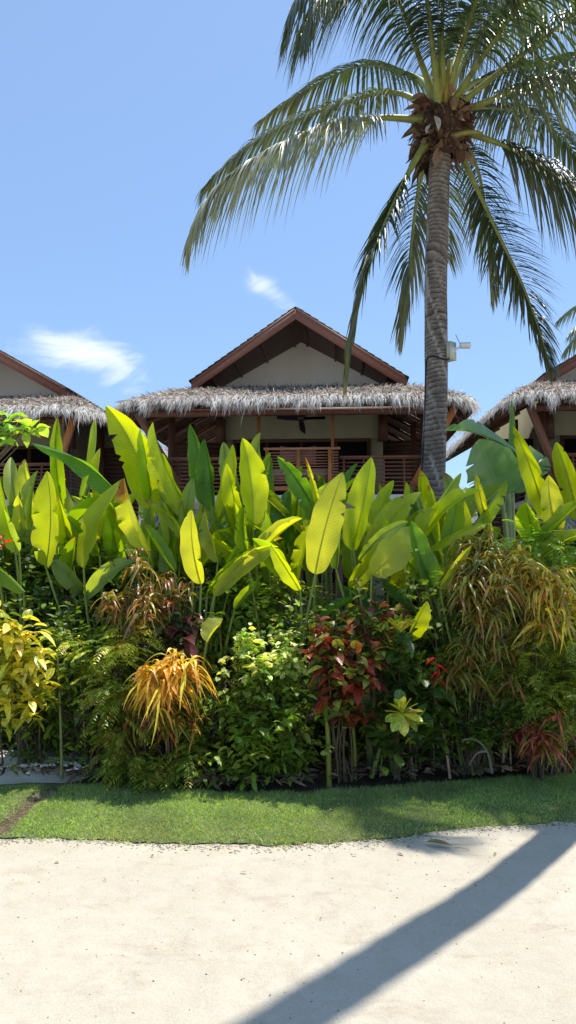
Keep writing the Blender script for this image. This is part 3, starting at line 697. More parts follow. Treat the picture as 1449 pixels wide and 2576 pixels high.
# ------------------------------------------------------------------ coconut palm
def frond_mesh(path, nl, Lmax, hang, root, col, glow, tipc=None, w=.0165, spread=1.0, name='frond'):
    """path: rachis control points (world). Leaflets both sides, drooping."""
    P = smooth_path(path, 40); d = np.concatenate([[0], np.cumsum(np.linalg.norm(np.diff(P, axis=0), axis=1))]); L = d[-1]
    rr_ = np.interp(d / L, [0, .06, .25, 1], [.085, .05, .028, .004])
    mb = MB(); cc = np.array([(.30, .34, .09)] * 40) * (1 - .3 * (d / L))[:, None]; mb.tube(P, rr_, cc, 7)
    ro = mb.build(name, M_STEM, parent=root, smooth=True)
    mb = MB(); t = np.linspace(.2, .995, nl); t = t + R.normal(0, .002, nl); idx = np.clip(t, 0, 1) * L
    B = np.stack([np.interp(idx, d, P[:, k]) for k in range(3)], -1); T = nrm(np.stack([np.interp(idx, d, np.gradient(P[:, k])) for k in range(3)], -1))
    S0 = nrm(np.cross(T, [0, 0, 1.]) + np.array([1e-3, 0, 0])); Up = np.cross(S0, T)
    prof = np.interp(t, [.18, .3, .55, .8, 1.], [.55, .9, 1., .78, .3])
    for s in (-1, 1):
        fw = np.interp(t, [.2, .6, 1], [.35, .7, 1.8])
        D = S0 * s * spread + T * fw[:, None] + Up * .25 + R.normal(0, .10, (nl, 3))
        Ln = Lmax * prof * R.uniform(.86, 1.08, nl); Gd = hang * R.uniform(.7, 1.3, nl)
        C = pal(nl, [col], .13); C2 = None
        if tipc is not None:
            m = np.clip((t - .55) * 2.2, 0, 1)[:, None] * R.uniform(.3, 1, (nl, 1)); C = C * (1 - m) + np.array(tipc) * m
        C2 = C * .6 + np.array([.30, .27, .08]) * .25
        blades(mb, B, D, Ln, w * R.uniform(.8, 1.1, nl), Gd, C, seg=7, prof=lambda q: np.minimum(q * 6 + .4, 1) * (1 - q ** 2.2) + .04, fold=.35, roll=.18, C2=C2, wob=.04)
    mb.build('leaflets', M_PALM, parent=ro)
def palm_trunk(root, P, r, rings=True):
    P = smooth_path(P, 760); k = len(P); n = 32; z = P[:, 2]
    rb = np.interp(np.linspace(0, 1, k), np.linspace(0, 1, len(r)), r)
    a = np.arange(n) * 2 * math.pi / n
    ph = z[:, None] / .062 + .45 * np.sin(a[None] + z[:, None] * 1.3) + 3.0 * (vnoise(z[:, None] + a[None] * 0, a[None] * 0 + z[:, None] * 0, 2.3, 2) - .5) + 1.1 * (vnoise(z[:, None] + a[None] * 0, a[None] * 0 + z[:, None] * 0, 9, 4) - .5) + .5 * (vnoise(np.cos(a)[None] * 1.2 + z[:, None] * 3, np.sin(a)[None] * 1.2 + z[:, None] * 0, 1.0, 2) - .5)
    fr_ = ph - np.floor(ph)
    ridge = .016 * (fr_ ** 2) - .04 * np.exp(-((fr_ - .02) / .06) ** 2)
    rad_ = rb[:, None] * (1 + ridge + .06 * (vnoise(np.cos(a)[None] * 1.2 + z[:, None], np.sin(a)[None] * 1.2 + z[:, None] * .7, 2.2, 3) - .5))
    V = P[:, None] + rad_[..., None] * np.stack([np.cos(a), np.sin(a), a * 0], -1)[None]
    base = np.array([.115, .092, .074]); light = np.array([.40, .35, .30]); dark = np.array([.03, .022, .018])
    m = np.clip(fr_ * 1.1 - .1, 0, 1)[..., None] * (.35 + .9 * vnoise(np.cos(a)[None] * 2.5 + z[:, None] * 14, np.sin(a)[None] * 2.5 + z[:, None] * 3, 1.0, 5))[..., None]
    C = base * (1 - m * .75) + light * m * .75; g_ = np.exp(-((fr_ - .03) / .08) ** 2)[..., None] * .75; C = C * (1 - g_) + dark * g_
    pt = vnoise(np.cos(a)[None] * 1.5 + z[:, None] * 2.2, np.sin(a)[None] * 1.5 + z[:, None] * .3, 1.3, 9)[..., None]; C = C * (.62 + .76 * pt)
    pk = np.clip((vnoise(np.cos(a)[None] * 3 + z[:, None] * 7, np.sin(a)[None] * 3, 1.0, 19)[..., None] - .80) * 7, 0, .75); C = C * (1 - pk) + np.array([.46, .43, .38]) * pk
    mb = MB(); i = np.arange(k - 1)[:, None] * n; j = np.arange(n)[None]
    Q = np.stack([i + j, i + (j + 1) % n, i + n + (j + 1) % n, i + n + j], -1).reshape(-1, 4)
    mb.add(V.reshape(-1, 3), Q, C.reshape(-1, 3)); return mb.build('trunk', M_TRUNK, parent=root, smooth=True)
def crown_fibre(root, C, sc_=1.0, n=260):
    mb = MB()
    th = rnd(n, 0, 6.283); ph = rnd(n, -.4, 1.2)
    # inner sheath: lumpy body
    u = np.linspace(0, 2 * math.pi, 33); v = np.linspace(0, 1, 14); U_, V_ = np.meshgrid(u, v)
    rr_ = np.interp(V_, [0, .12, .35, .6, .85, 1], [.12, .17, .24, .25, .19, .08]) * (1 + .6 * (vnoise(np.cos(U_) * 2.2 + V_ * 3, np.sin(U_) * 2.2, 1, 8) - .5)) * sc_
    G = np.stack([C[0] + rr_ * np.cos(U_), C[1] + rr_ * np.sin(U_), C[2] - .38 * sc_ + V_ * .70 * sc_], -1); mb.grid(G, (.085, .05, .036))
    P = np.array(C) + np.stack([np.cos(th) * .19, np.sin(th) * .19, rnd(n, -.38, .30)], -1) * sc_
    D = np.stack([np.cos(th), np.sin(th), rnd(n, -1.2, 1.2)], -1)
    blades(mb, P, D, rnd(n, .08, .30) * sc_, rnd(n, .010, .07) * sc_, rnd(n, .1, .7), pal(n, [(.16, .085, .055), (.25, .15, .09), (.09, .05, .035), (.33, .22, .15)], .2), seg=4, prof=OVATE, fold=.4, roll=.9, wob=.2)
    n = 320; th = rnd(n, 0, 6.283); P = np.array(C) + np.stack([np.cos(th) * .28, np.sin(th) * .28, rnd(n, -.36, .2)], -1) * sc_
    blades(mb, P, R.normal(0, 1, (n, 3)) + np.stack([np.cos(th), np.sin(th), 0 * th], -1), rnd(n, .06, .16) * sc_, .004, .5, pal(n, [(.12, .07, .05), (.22, .15, .1)], .2), seg=3, fold=0, wob=.2)
    mb.build('fibre_sheath', M_FIBRE, parent=root, smooth=False)
PY_ = 9.5
base = at(1086, 1720, PY_); base[2] = 0
palm = empty('coconut_palm', base, 'tall coconut palm with ringed trunk carrying a security camera', 'palm tree')
tp = [base, at(1087, 1450, PY_), at(1088, 1226, PY_), at(1097, 974, PY_), at(1096, 723, PY_), at(1101, 557, PY_), at(1108, 383, PY_), at(1111, 330, PY_)]
palm_trunk(palm, tp, [.19, .165, .158, .148, .145, .142, .135, .13])
CC_ = at(1112, 315, PY_); crown_fibre(palm, CC_ + np.array([0, 0, -.02]), 1.16)
DG = (.028, .062, .022); DG2 = (.04, .082, .028); SHEEN = (.15, .19, .125); YG = (.34, .30, .06); SHEEN2 = (.27, .31, .25)  # silvery pair: gloss from sun and sky put into the leaflet colour
def fr_path(pts): return [at(*q) for q in pts]
FR = [  # points (px, py, depth), leaflets/side, length, droop, colour
 ([(1085, 305, 9.4), (1000, 297, 9.3), (930, 298, 9.1), (820, 318, 8.9), (680, 380, 8.7), (560, 462, 8.6), (505, 530, 8.5), (476, 605, 8.5)], 125, .62, 1.3, SHEEN2, YG),
 ([(1080, 275, 9.6), (1020, 240, 9.9), (962, 233, 10.1), (872, 257, 10.3), (740, 305, 10.4), (635, 362, 10.4), (559, 425, 10.4), (508, 478, 10.4)], 110, .56, 1.1, SHEEN, (.2, .22, .05)),
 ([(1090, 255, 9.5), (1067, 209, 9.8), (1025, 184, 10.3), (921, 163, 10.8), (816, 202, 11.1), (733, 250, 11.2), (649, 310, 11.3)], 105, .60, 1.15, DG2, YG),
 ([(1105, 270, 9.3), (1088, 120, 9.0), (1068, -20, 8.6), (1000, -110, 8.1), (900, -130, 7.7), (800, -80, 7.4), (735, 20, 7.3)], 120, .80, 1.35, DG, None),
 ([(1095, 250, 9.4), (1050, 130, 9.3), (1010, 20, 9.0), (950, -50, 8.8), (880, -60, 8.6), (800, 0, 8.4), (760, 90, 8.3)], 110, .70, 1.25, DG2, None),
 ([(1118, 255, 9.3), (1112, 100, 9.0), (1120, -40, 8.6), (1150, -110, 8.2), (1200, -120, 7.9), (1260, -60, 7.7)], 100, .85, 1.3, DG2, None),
 ([(1125, 250, 9.6), (1170, 140, 9.8), (1230, 60, 9.9), (1300, -10, 10.0), (1380, -40, 10.0), (1460, 0, 10.0), (1530, 90, 10)], 105, .85, 1.2, SHEEN, None),
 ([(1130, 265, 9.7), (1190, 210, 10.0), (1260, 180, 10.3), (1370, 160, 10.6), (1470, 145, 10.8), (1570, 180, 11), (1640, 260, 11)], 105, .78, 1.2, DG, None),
 ([(1140, 290, 9.4), (1210, 262, 9.2), (1330, 215, 8.9), (1430, 195, 8.6), (1530, 220, 8.4), (1610, 300, 8.3), (1650, 400, 8.3)], 110, .85, 1.25, SHEEN, None),
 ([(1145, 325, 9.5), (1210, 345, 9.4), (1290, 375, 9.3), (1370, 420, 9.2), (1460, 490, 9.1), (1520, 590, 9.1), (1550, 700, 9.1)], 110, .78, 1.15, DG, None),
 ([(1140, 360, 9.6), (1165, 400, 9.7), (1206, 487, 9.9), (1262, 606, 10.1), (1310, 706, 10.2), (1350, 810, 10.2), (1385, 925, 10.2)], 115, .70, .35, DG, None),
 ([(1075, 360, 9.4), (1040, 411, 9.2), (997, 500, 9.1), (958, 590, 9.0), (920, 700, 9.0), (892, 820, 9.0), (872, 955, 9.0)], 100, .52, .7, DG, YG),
 ([(1085, 370, 9.8), (1062, 432, 10.2), (1046, 522, 10.4), (1032, 640, 10.5), (1022, 750, 10.5), (1012, 850, 10.5)], 95, .55, .8, SHEEN, (.4, .34, .1)),
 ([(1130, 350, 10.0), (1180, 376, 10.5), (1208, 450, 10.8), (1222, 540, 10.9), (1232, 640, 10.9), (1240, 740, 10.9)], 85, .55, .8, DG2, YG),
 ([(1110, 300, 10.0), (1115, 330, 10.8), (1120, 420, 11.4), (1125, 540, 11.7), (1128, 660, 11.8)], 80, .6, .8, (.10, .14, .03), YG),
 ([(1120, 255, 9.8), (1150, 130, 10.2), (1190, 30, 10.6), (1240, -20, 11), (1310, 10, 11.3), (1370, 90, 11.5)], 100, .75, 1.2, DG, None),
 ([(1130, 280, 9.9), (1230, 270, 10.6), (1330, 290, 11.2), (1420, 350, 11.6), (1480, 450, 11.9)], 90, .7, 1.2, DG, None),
]
SHADE_FRONDS = [[(0, 0, .1), (.2, -1.0, .9), (.4, -2.1, 1.1), (.6, -2.9, .8), (.75, -3.45, .3)], [(0, 0, .1), (.7, -1.1, .8), (1.2, -2.2, .9), (1.5, -2.9, .5), (1.7, -3.4, 0)],
 [(0, 0, .1), (1.3, -1.0, .7), (2.1, -2.1, .8), (2.6, -2.9, .4), (2.9, -3.5, -.1)]]  # added fronds above the frame, placed to dapple the lawn's right half
for pts, nl, Lm, hg, c_, tc_ in FR:
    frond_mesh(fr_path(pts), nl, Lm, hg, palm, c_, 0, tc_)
for ex in SHADE_FRONDS: frond_mesh([CC_ + np.array(q) for q in ex], 100, .85, 1.1, palm, DG2, 0, None)
# unopened spear leaves and cut petiole stubs
for (a, b, r_, c_) in (((1108, 280), (1103, 60), .05, (.34, .36, .10)), ((1118, 270), (1130, 150), .05, (.36, .30, .06)), ((1135, 345), (1215, 335), .045, (.30, .28, .08)), ((1130, 300), (1150, 250), .06, (.40, .22, .05))):
    mb = MB(); pa, pb = at(*a, 9.25), at(*b, 9.2); mb.tube(smooth_path([pa, (pa + pb) / 2 + np.array([0, -.03, .02]), pb], 8), np.linspace(r_, r_ * .5, 8), c_, 7); mb.build('petiole', M_STEM, parent=palm, smooth=True)
mb = MB()  # pale dry spathe
for (a, d_, L_) in (((1096, 292), (.05, -.5, -1), .24), ((1084, 312), (-.5, -.3, -1), .14)):
    blades(mb, np.array([at(*a, 9.12)]), np.array([d_]), L_, .045, .2, np.array([.55, .50, .47]), seg=6, prof=OVATE, fold=.5, roll=.3)
mb.build('dry_spathe', M_FIBRE, parent=palm)
# cable down the trunk
def on_trunk(px, py, dx=0.0, dy=-.16):
    q = at(px, py, PY_); return q + np.array([dx, dy, 0])
mb = MB()
pts = [on_trunk(1128, 905, .0, -.10), on_trunk(1118, 912, 0, -.13), on_trunk(1098, 908, 0, -.155), on_trunk(1082, 903, 0, -.14), on_trunk(1071, 908, 0, -.07), on_trunk(1069, 940, 0, -.05), on_trunk(1066, 1080, 0, -.05), on_trunk(1060, 1150, 0, -.05), on_trunk(1058, 1300, 0, -.05), on_trunk(1057, 1500, 0, -.06), on_trunk(1056, 1700, 0, -.06)]
mb.tube(smooth_path(pts, 70), .011, (.01, .01, .012), 7); mb.tube(smooth_path([q + np.array([.018, -.012, .0]) for q in pts[3:]], 60), .007, (.012, .012, .015), 6)
tag(mb.build('cable', M_PLAST, smooth=True, loc=pts[-1] * np.array([1, 1, 0])), 'black power cable looped round the palm trunk and running down its left side', 'cable')
# security camera
cb = at(1127, 887, PY_) + np.array([0, -.03, 0]); camr = empty('security_camera', cb, 'white bullet security camera on a beige junction box fixed to the palm', 'security camera', rz=rad(-48))
def csub(name, fn, smooth=False):
    mb = MB(); fn(mb); o = mb.build(name, M_PLAST, loc=(0, 0, 0), smooth=smooth); o.parent = camr; return o
csub('mounting_plate', lambda mb: mb.box((-.09, -.09, -.135), (-.075, .09, .135), (.72, .70, .70)))
csub('junction_box', lambda mb: (mb.box((-.073, -.065, -.115), (.06, .065, .115), (.56, .56, .43)), mb.box((.062, -.069, -.119), (.072, .069, .119), (.60, .60, .47))))
csub('bracket', lambda mb: (mb.tube([(.072, 0, .01), (.085, 0, .01)], .038, (.74, .74, .76), 14), mb.tube([(.085, 0, .01), (.14, .03, .03), (.17, .055, .055)], .014, (.74, .74, .76), 8)), True)
e1 = np.array([.15, .04, .06]); e2 = np.array([.235, .135, .06]) 
csub('camera_body', lambda mb: mb.tube([e1, e1 + (e2 - e1) * .08, e1 + (e2 - e1) * .5, e2, e2 + (e2 - e1) * .02], [.03, .039, .041, .041, .038], (.78, .78, .76), 18), True)
csub('lens', lambda mb: mb.tube([e2 + (e2 - e1) * .025, e2 + (e2 - e1) * .045], [.034, .032], (.02, .02, .025), 16))
csub('antenna', lambda mb: mb.tube([(.15, .045, .08), (.12, -.01, .20)], .005, (.35, .35, .37), 6))

# the taller palm just outside the frame at the right: its trunk and crown throw the long shadow on the sand
hp_ = 14.0; b2 = np.array([3.02, 6.95, 0.])
palm2 = empty('coconut_palm', b2, 'very tall coconut palm rising out of the picture at the right', 'palm tree')
palm_trunk(palm2, [(3.02, 6.95, 0), (2.74, 6.08, 1.5), (2.54, 5.46, 3), (2.25, 4.94, 4.5), (2.0, 4.60, 6), (1.80, 4.34, 8), (1.05, 3.6, 11), (.18, 2.7, hp_)], [.16, .12, .115, .12, .125, .125, .125, .12])
top = np.array([.1, 2.65, hp_ + .3]); crown_fibre(palm2, top, 1.1)
for k in range(13):
    a = k * 2.399 + .4; el = (.9, .35, -.15)[k % 3]; h = np.array([math.cos(a), math.sin(a), 0]); Ld = 3.3
    pts = [top + h * Ld * f + np.array([0, 0, Ld * (el * f - (.75 + .2 * el) * f * f)]) for f in (0, .2, .45, .7, .88, 1)]
    frond_mesh(pts, 85, .75, 1.1, palm2, DG, 0, None)
# far palm peeping in at the right edge, beyond the houses
b3 = at(1612, 1419, 31.); b3[2] = 0; h3 = at(1612, 775, 31.)[2]
palm3 = empty('coconut_palm', b3, 'distant palm beyond the roofs, only its frond tips at the right edge', 'palm tree')
palm_trunk(palm3, [b3, b3 + [0, 0, h3 / 2], b3 + [0, 0, h3]], [.18, .15, .14])
top = b3 + np.array([0, 0, h3]); crown_fibre(palm3, top, 1.1)
for k in range(16):
    a = k * 2.399; el = (.8, .3, -.2)[k % 3]; h = np.array([math.cos(a), math.sin(a), 0]); Ld = 3.0
    pts = [top + h * Ld * f + np.array([0, 0, Ld * (el * f - (.7 + .2 * el) * f * f)]) for f in (0, .2, .45, .7, .88, 1)]
    frond_mesh(pts, 50, .75, 1.0, palm3, (.07, .12, .05), 0, None, w=.03)

# ------------------------------------------------------------------ heliconias
def bigleaf(mb, P0, P1, W_, yaw, bend, fold, wave, col, brown=0, tear=0, rows=34, side_cols=5):
    P0 = np.array(P0); P1 = np.array(P1); Mm = (P0 + P1) / 2 + bend
    t = np.linspace(0, 1, rows)[:, None]; Pc = P0 * (1 - t) ** 2 + 2 * Mm * t * (1 - t) + P1 * t * t
    T = nrm(np.gradient(Pc, axis=0)); S = np.array([math.cos(yaw), math.sin(yaw), 0.]); S = nrm(S[None] - T * (S[None] * T).sum(-1, keepdims=True)); Nn = np.cross(S, T)
    tt = t[:, 0]; w = W_ * np.clip(np.sin(np.pi * np.clip(tt, 0, 1) ** .80) ** .52, 0.02, 1) * np.interp(tt, [0, .7, .9, 1], [.97, 1, .86, .6]) * .94 * (1 + .04 * np.sin(tt * 23 + R.uniform(0, 6)))
    us = np.linspace(-1, 1, side_cols * 2 + 1); ph = R.uniform(0, 6.28, 2)
    fl = fold * (1 + .25 * np.sin(tt * 3 + ph[0])); G = []; asy = (1.0, 1.0)
    if fold > 0 and R.uniform() < .5: asy = (R.uniform(1.6, 3.2), .7) if R.uniform() < .5 else (.7, R.uniform(1.6, 3.2))
    edgeL = np.ones(rows); edgeR = np.ones(rows)
    for _ in range(tear):
        k = R.integers(4, rows - 3); (edgeL if R.uniform() < .5 else edgeR)[k] *= R.uniform(.35, .8)
    for u in us:
        e = (edgeL if u < 0 else edgeR); a_ = np.abs(u) * w; uu = np.sign(u) * np.minimum(np.abs(u), e) 
        f2 = np.minimum(fl * (1 + .5 * abs(u)) * (asy[0] if u < 0 else asy[1]), 1.25)
        G.append(Pc + S * (uu * w * np.cos(f2))[:, None] + Nn * (np.abs(uu) * w * np.sin(f2) + wave * w * abs(u) ** 2 * np.sin(tt * 9 + ph[0 if u < 0 else 1]) * .5 + .03 * w * abs(u) * np.sin(tt * 21 + ph[1] + abs(u)))[:, None])
    G = np.stack(G, 1); C = np.broadcast_to(np.array(col), G.shape).copy()
    C *= (1 + .10 * (vnoise(tt * 8, tt * 0, 1, int(R.integers(1, 90))) - .5))[:, None, None]
    if brown:
        b = np.clip((tt - (1 - brown)) * 8 + R.normal(0, .25, rows), 0, 1)[:, None, None] ; C = C * (1 - b) + np.array([.28, .13, .04]) * b
    ed = np.clip((np.abs(us) - .93) * 14, 0, 1)[None, :, None] * np.clip(R.normal(.0, .35, (rows, 1, 1)), 0, .7); C = C * (1 - ed) + np.array([.42, .33, .16]) * ed
    mb.grid(G, C)
    rw = np.interp(tt, [0, 1], [.0085, .0015]); mb.tube(Pc - Nn * rw[:, None] * .6, rw, np.array(col) * np.array([1.0, 1.0, 1.2]), 5)
GL = (.33, .43, .015); GM = (.20, .33, .02); GD = (.08, .20, .03); GP = (.40, .46, .06); GG = (.24, .35, .11)
# base x,y, tip x,y, apparent width, depth, colour, options(fold, brown, tear, bend)
H = [
 (115, 1425, 118, 1185, 88, 5.6, GL, .25, 0, 5), (210, 1430, 308, 1205, 62, 5.8, GL, .35, 0, 2), (388, 1300, 266, 1020, 100, 6.3, GL, .25, 0, 3),
 (380, 1270, 352, 1078, 58, 6.7, GM, .3, 0, 1), (492, 1310, 385, 1062, 74, 6.4, GL, .45, 0, 2), (165, 1300, 145, 1050, 40, 6.8, GM, .7, 0, 0),
 (205, 1260, 238, 1055, 40, 6.9, GG, .7, 0, 0), (335, 1300, 80, 1115, 52, 6.5, GD, .5, 0, 1), (235, 1235, 252, 1128, 32, 6.8, GP, .9, .1, 0),
 (62, 1320, 28, 1150, 42, 6.8, GG, .6, 0, 0), (108, 1300, 62, 1155, 46, 6.7, GP, .4, 0, 2), (38, 1380, -8, 1175, 62, 6.0, GL, .3, 0, 1),
 (60, 1490, -60, 1385, 52, 5.7, GM, .3, 0, 0), (378, 1385, 312, 1203, 74, 6.0, GP, .5, .35, 3), (335, 1340, 232, 1228, 60, 6.2, GL, .3, 0, 2),
 (475, 1310, 408, 1140, 62, 6.6, GM, .4, 0, 1), (455, 1340, 396, 1165, 60, 6.5, GM, .3, 0, 1), (512, 1270, 478, 1066, 50, 6.9, GD, .5, 0, 1),
 (538, 1290, 515, 1103, 58, 6.8, GD, .4, 0, 3), (596, 1300, 562, 1112, 46, 6.7, GG, .6, 0, 0), (552, 1300, 585, 1118, 48, 6.5, GL, .3, 0, 0),
 (636, 1325, 610, 1102, 82, 6.1, GL, .35, 0, 1), (640, 1240, 656, 1088, 48, 6.9, GG, .5, 0, 1), (650, 1310, 680, 1138, 34, 6.8, GM, .6, 0, 0),
 (506, 1470, 482, 1282, 68, 5.7, GP, .18, 0, 2), (612, 1350, 570, 1165, 48, 6.3, GL, .5, 0, 1), (538, 1500, 700, 1375, 56, 5.8, GP, .4, 0, 0),
 (755, 1485, 682, 1370, 44, 5.75, GL, .3, 0, 0), (800, 1310, 697, 1148, 54, 6.5, GD, .4, 0, 4), (812, 1300, 768, 1150, 26, 6.4, GP, .8, .25, 3),
 (700, 1370, 590, 1290, 44, 6.2, GM, .4, 0, 0), (793, 1445, 862, 1188, 88, 5.7, GP, .12, 0, 1), (884, 1385, 934, 1150, 78, 6.0, GL, .2, 0, 1),
 (828, 1340, 900, 1165, 46, 6.5, GD, .4, 0, 0), (925, 1345, 990, 1208, 44, 6.4, GL, .4, 0, 0), (915, 1415, 1060, 1238, 66, 6.0, GL, .3, 0, 0),
 (935, 1445, 1045, 1325, 92, 5.8, GP, .15, 0, 1), (1060, 1330, 1160, 1190, 46, 6.4, GG, .4, 0, 0), (1055, 1365, 1212, 1235, 46, 6.1, GL, .5, 0, 0),
 (1078, 1385, 1236, 1318, 46, 6.0, GL, .3, 0, 2), (1100, 1505, 1034, 1310, 66, 5.8, GD, .3, 0, 2), (1032, 1480, 978, 1372, 62, 6.0, GP, .4, 0, 1),
 (1108, 1485, 1186, 1373, 32, 5.6, GP, .5, 0, 0), (1028, 1612, 1075, 1512, 62, 5.5, GL, .3, 0, 0), (960, 1535, 850, 1468, 40, 5.9, GD, .4, 0, 0),
 (1050, 1545, 958, 1460, 30, 5.8, GD, .4, 0, 0), (810, 1560, 900, 1505, 40, 5.8, GD, .4, 0, 0), (520, 1615, 560, 1556, 56, 5.4, GP, .5, 0, 0),
 (215, 1505, 342, 1412, 52, 5.9, GG, .3, 0, 1), (140, 1572, 206, 1530, 36, 5.6, GD, .3, 0, 0), (590, 1532, 650, 1458, 32, 5.8, GM, .4, 0, 0),
 (1376, 1310, 1292, 1073, 54, 6.2, GL, .4, 0, 2), (1455, 1310, 1398, 1112, 62, 6.2, GL, .3, 0, 1), (1405, 1340, 1380, 1195, 62, 6.0, GP, .3, 0, 0),
 (1240, 1345, 1198, 1192, 30, 6.4, GP, .5, 0, 0), (1345, 1370, 1322, 1262, 66, 6.1, GM, .2, 0, 0), (1330, 1410, 1470, 1262, 40, 5.9, GM, .7, 0, 0),
 (1345, 1420, 1480, 1345, 44, 5.9, GL, .4, 0, 0), (1460, 1420, 1520, 1200, 60, 6.0, GL, .3, 0, 0), (250, 1400, 225, 1240, 55, 6.4, GM, .3, 0, 1),
 (740, 1330, 760, 1170, 50, 6.8, GM, .4, 0, 0), (660, 1400, 640, 1255, 60, 6.4, GM, .3, 0, 0), (700, 1420, 728, 1230, 56, 6.6, GD, .3, 0, 0),
 (440, 1440, 420, 1290, 60, 6.3, GM, .3, 0, 0), (560, 1420, 590, 1300, 60, 6.3, GD, .3, 0, 0), (300, 1420, 270, 1290, 60, 6.3, GM, .3, 0, 0),
 (155, 1480, 190, 1350, 50, 6.1, GM, .3, 0, 0), (30, 1460, 20, 1320, 50, 6.4, GM, .3, 0, 0), (990, 1490, 1040, 1400, 50, 6.2, GL, .4, 0, 0),
 (880, 1460, 900, 1330, 56, 6.3, GM, .3, 0, 0), (850, 1420, 830, 1290, 40, 6.4, GP, .5, .2, 1), (1180, 1420, 1260, 1330, 50, 6.3, GM, .4, 0, 0),
 (1130, 1400, 1150, 1280, 40, 6.6, GG, .4, 0, 0), (1010, 1380, 1080, 1270, 50, 6.5, GM, .4, 0, 0), (945, 1360, 975, 1250, 44, 6.6, GG, .4, 0, 0),
]
for k in range(70):   # further leaves at the back of the clumps, filling between
    x = R.uniform(-60, 1180); y = R.uniform(1320, 1450); L_ = R.uniform(110, 190); lean = R.normal(10, 68)
    H.append((x, y, x + lean, y - L_ * .95, R.uniform(30, 54), R.uniform(6.25, 7.3), (GM, GD, GG, GL)[R.integers(4)], R.uniform(.2, .7), (.12 if R.uniform() < .2 else 0), int(R.integers(4))))
for k in range(100):
    x = R.uniform(-40, 1170); y = R.uniform(1370, 1500); L_ = R.uniform(120, 190)
    H.append((x, y, x + R.normal(5, 72), y - L_ * R.uniform(.6, 1), R.uniform(28, 56), R.uniform(5.9, 6.6), (GM, GL, GG, GP, GM)[R.integers(5)], R.uniform(.2, .75), (.15 if R.uniform() < .2 else 0), int(R.integers(3))))
clumps = {}
for (bx, by_, tx, ty, wpx, Yd, col, fold, brown, tear) in H:
    if not brown and R.uniform() < .2: brown = R.uniform(.04, .12)
    tear = tear + int(R.integers(0, 3))
    if bx < 330 or tx < 300: Yd = max(Yd + .35, 6.2)
    g0 = at(bx, by_, Yd); key = (int(round((g0[0] + (.0 if Yd < 6.15 else .3)) / .72)), 0 if (Yd < 6.15 or (bx < 330 and Yd < 6.5)) else 1)
    clumps.setdefault(key, []).append((bx, by_, tx, ty, wpx, Yd, col, fold, brown, tear))
ORD = ['first', 'second', 'third', 'fourth', 'fifth', 'sixth', 'seventh', 'eighth', 'ninth', 'tenth', 'eleventh', 'twelfth', 'thirteenth']
for row in (0, 1):
    keys = sorted(k for k in clumps if k[1] == row)
    for oi, key in enumerate(keys):
        cl_ = clumps[key]; gxm = key[0] * .72 - (.0 if row == 0 else .3); gym = (5.75 if gxm > -1.2 else 6.4) if row == 0 else 6.75
        root = empty('heliconia', (gxm, gym, 0.05), '', 'heliconia', 'heliconias with paddle leaves along the hedge')
        root['label'] = ('front-row heliconia with tall thin stalks and yellow-green paddle leaves, %s from the left' if row == 0 else 'back-row heliconia with upright paddle leaves, %s from the left') % ORD[oi]
        for (bx, by_, tx, ty, wpx, Yd, col, fold, brown, tear) in cl_:
            P0 = at(bx, by_, Yd); P1 = at(tx, ty, Yd + R.uniform(-.22, .22)); Lf = np.linalg.norm(P1 - P0)
            yaw = float(np.clip(R.normal(-.3, .38), -.95, .6)); Wm = wpx / 2 / (F / Yd) / max(math.cos(yaw), .82) / max(math.cos(fold * 1.2), .7)
            bend = np.array([R.normal(0, .07) * Lf, R.normal(-.05, .12) * Lf, .02]); 
            if abs(tx - bx) > 110: bend = bend + np.array([0, 0, .16 * Lf])
            mb = MB(); cj = np.array(col) * R.uniform(.85, 1.15); bigleaf(mb, P0, P1, Wm, yaw, bend, fold, R.uniform(.0, .35), cj, brown, tear)
            lf = mb.build('leaf', M_HEL, parent=root, smooth=True)
            gr = np.array([gxm + R.normal(0, .07), gym + R.normal(0, .07), .04]); dirl = nrm(P0 - P1)
            mid = P0 * .55 + gr * .45 + np.array([R.normal(0, .03), 0, 0]); mid[:2] = P0[:2] * .6 + gr[:2] * .4
            mb = MB(); mb.tube(smooth_path([gr, gr * .7 + mid * .3, mid, mid * .4 + P0 * .6 + dirl * .02, P0], 16), np.linspace(.021, .0075, 16), (.20, .27, .05), 7)
            mb.build('stalk', M_STEM, parent=root, smooth=True)
# thick pseudostems seen low in the hedge
def stem_only(px, py0, py1, Yd, r_, root):
    mb = MB(); a_ = at(px, py0, Yd); b_ = at(px + R.uniform(-22, -5), py1, Yd); mb.tube(smooth_path([a_, (a_ + b_) / 2 + [.01, 0, 0], b_], 10), np.linspace(r_, r_ * .7, 10), (.27, .30, .05), 8); mb.build('pseudostem', M_STEM, parent=root, smooth=True)
hs = [o for o in COL.objects if o.name.startswith('heliconia') and o.parent is None]
def nearest(x): return min(hs, key=lambda o: abs(o.location.x - x) + (0 if o.location.y < 6 else 5))
for (px, y0, y1, Yd, r_) in ((828, 1990, 1730, 5.45, .022), (893, 1960, 1790, 5.6, .016), (168, 1918, 1560, 6.0, .030), (182, 1918, 1600, 6.05, .024), (205, 1912, 1640, 6.1, .012), (500, 1940, 1640, 5.7, .02), (150, 1922, 1760, 5.95, .013), (1120, 1900, 1600, 5.8, .014), (560, 1900, 1560, 5.9, .014), (490, 1900, 1600, 5.8, .012), (520, 1850, 1560, 5.9, .012)):
    stem_only(px, y0, y1, Yd, r_, nearest(at(px, y0, Yd)[0]))
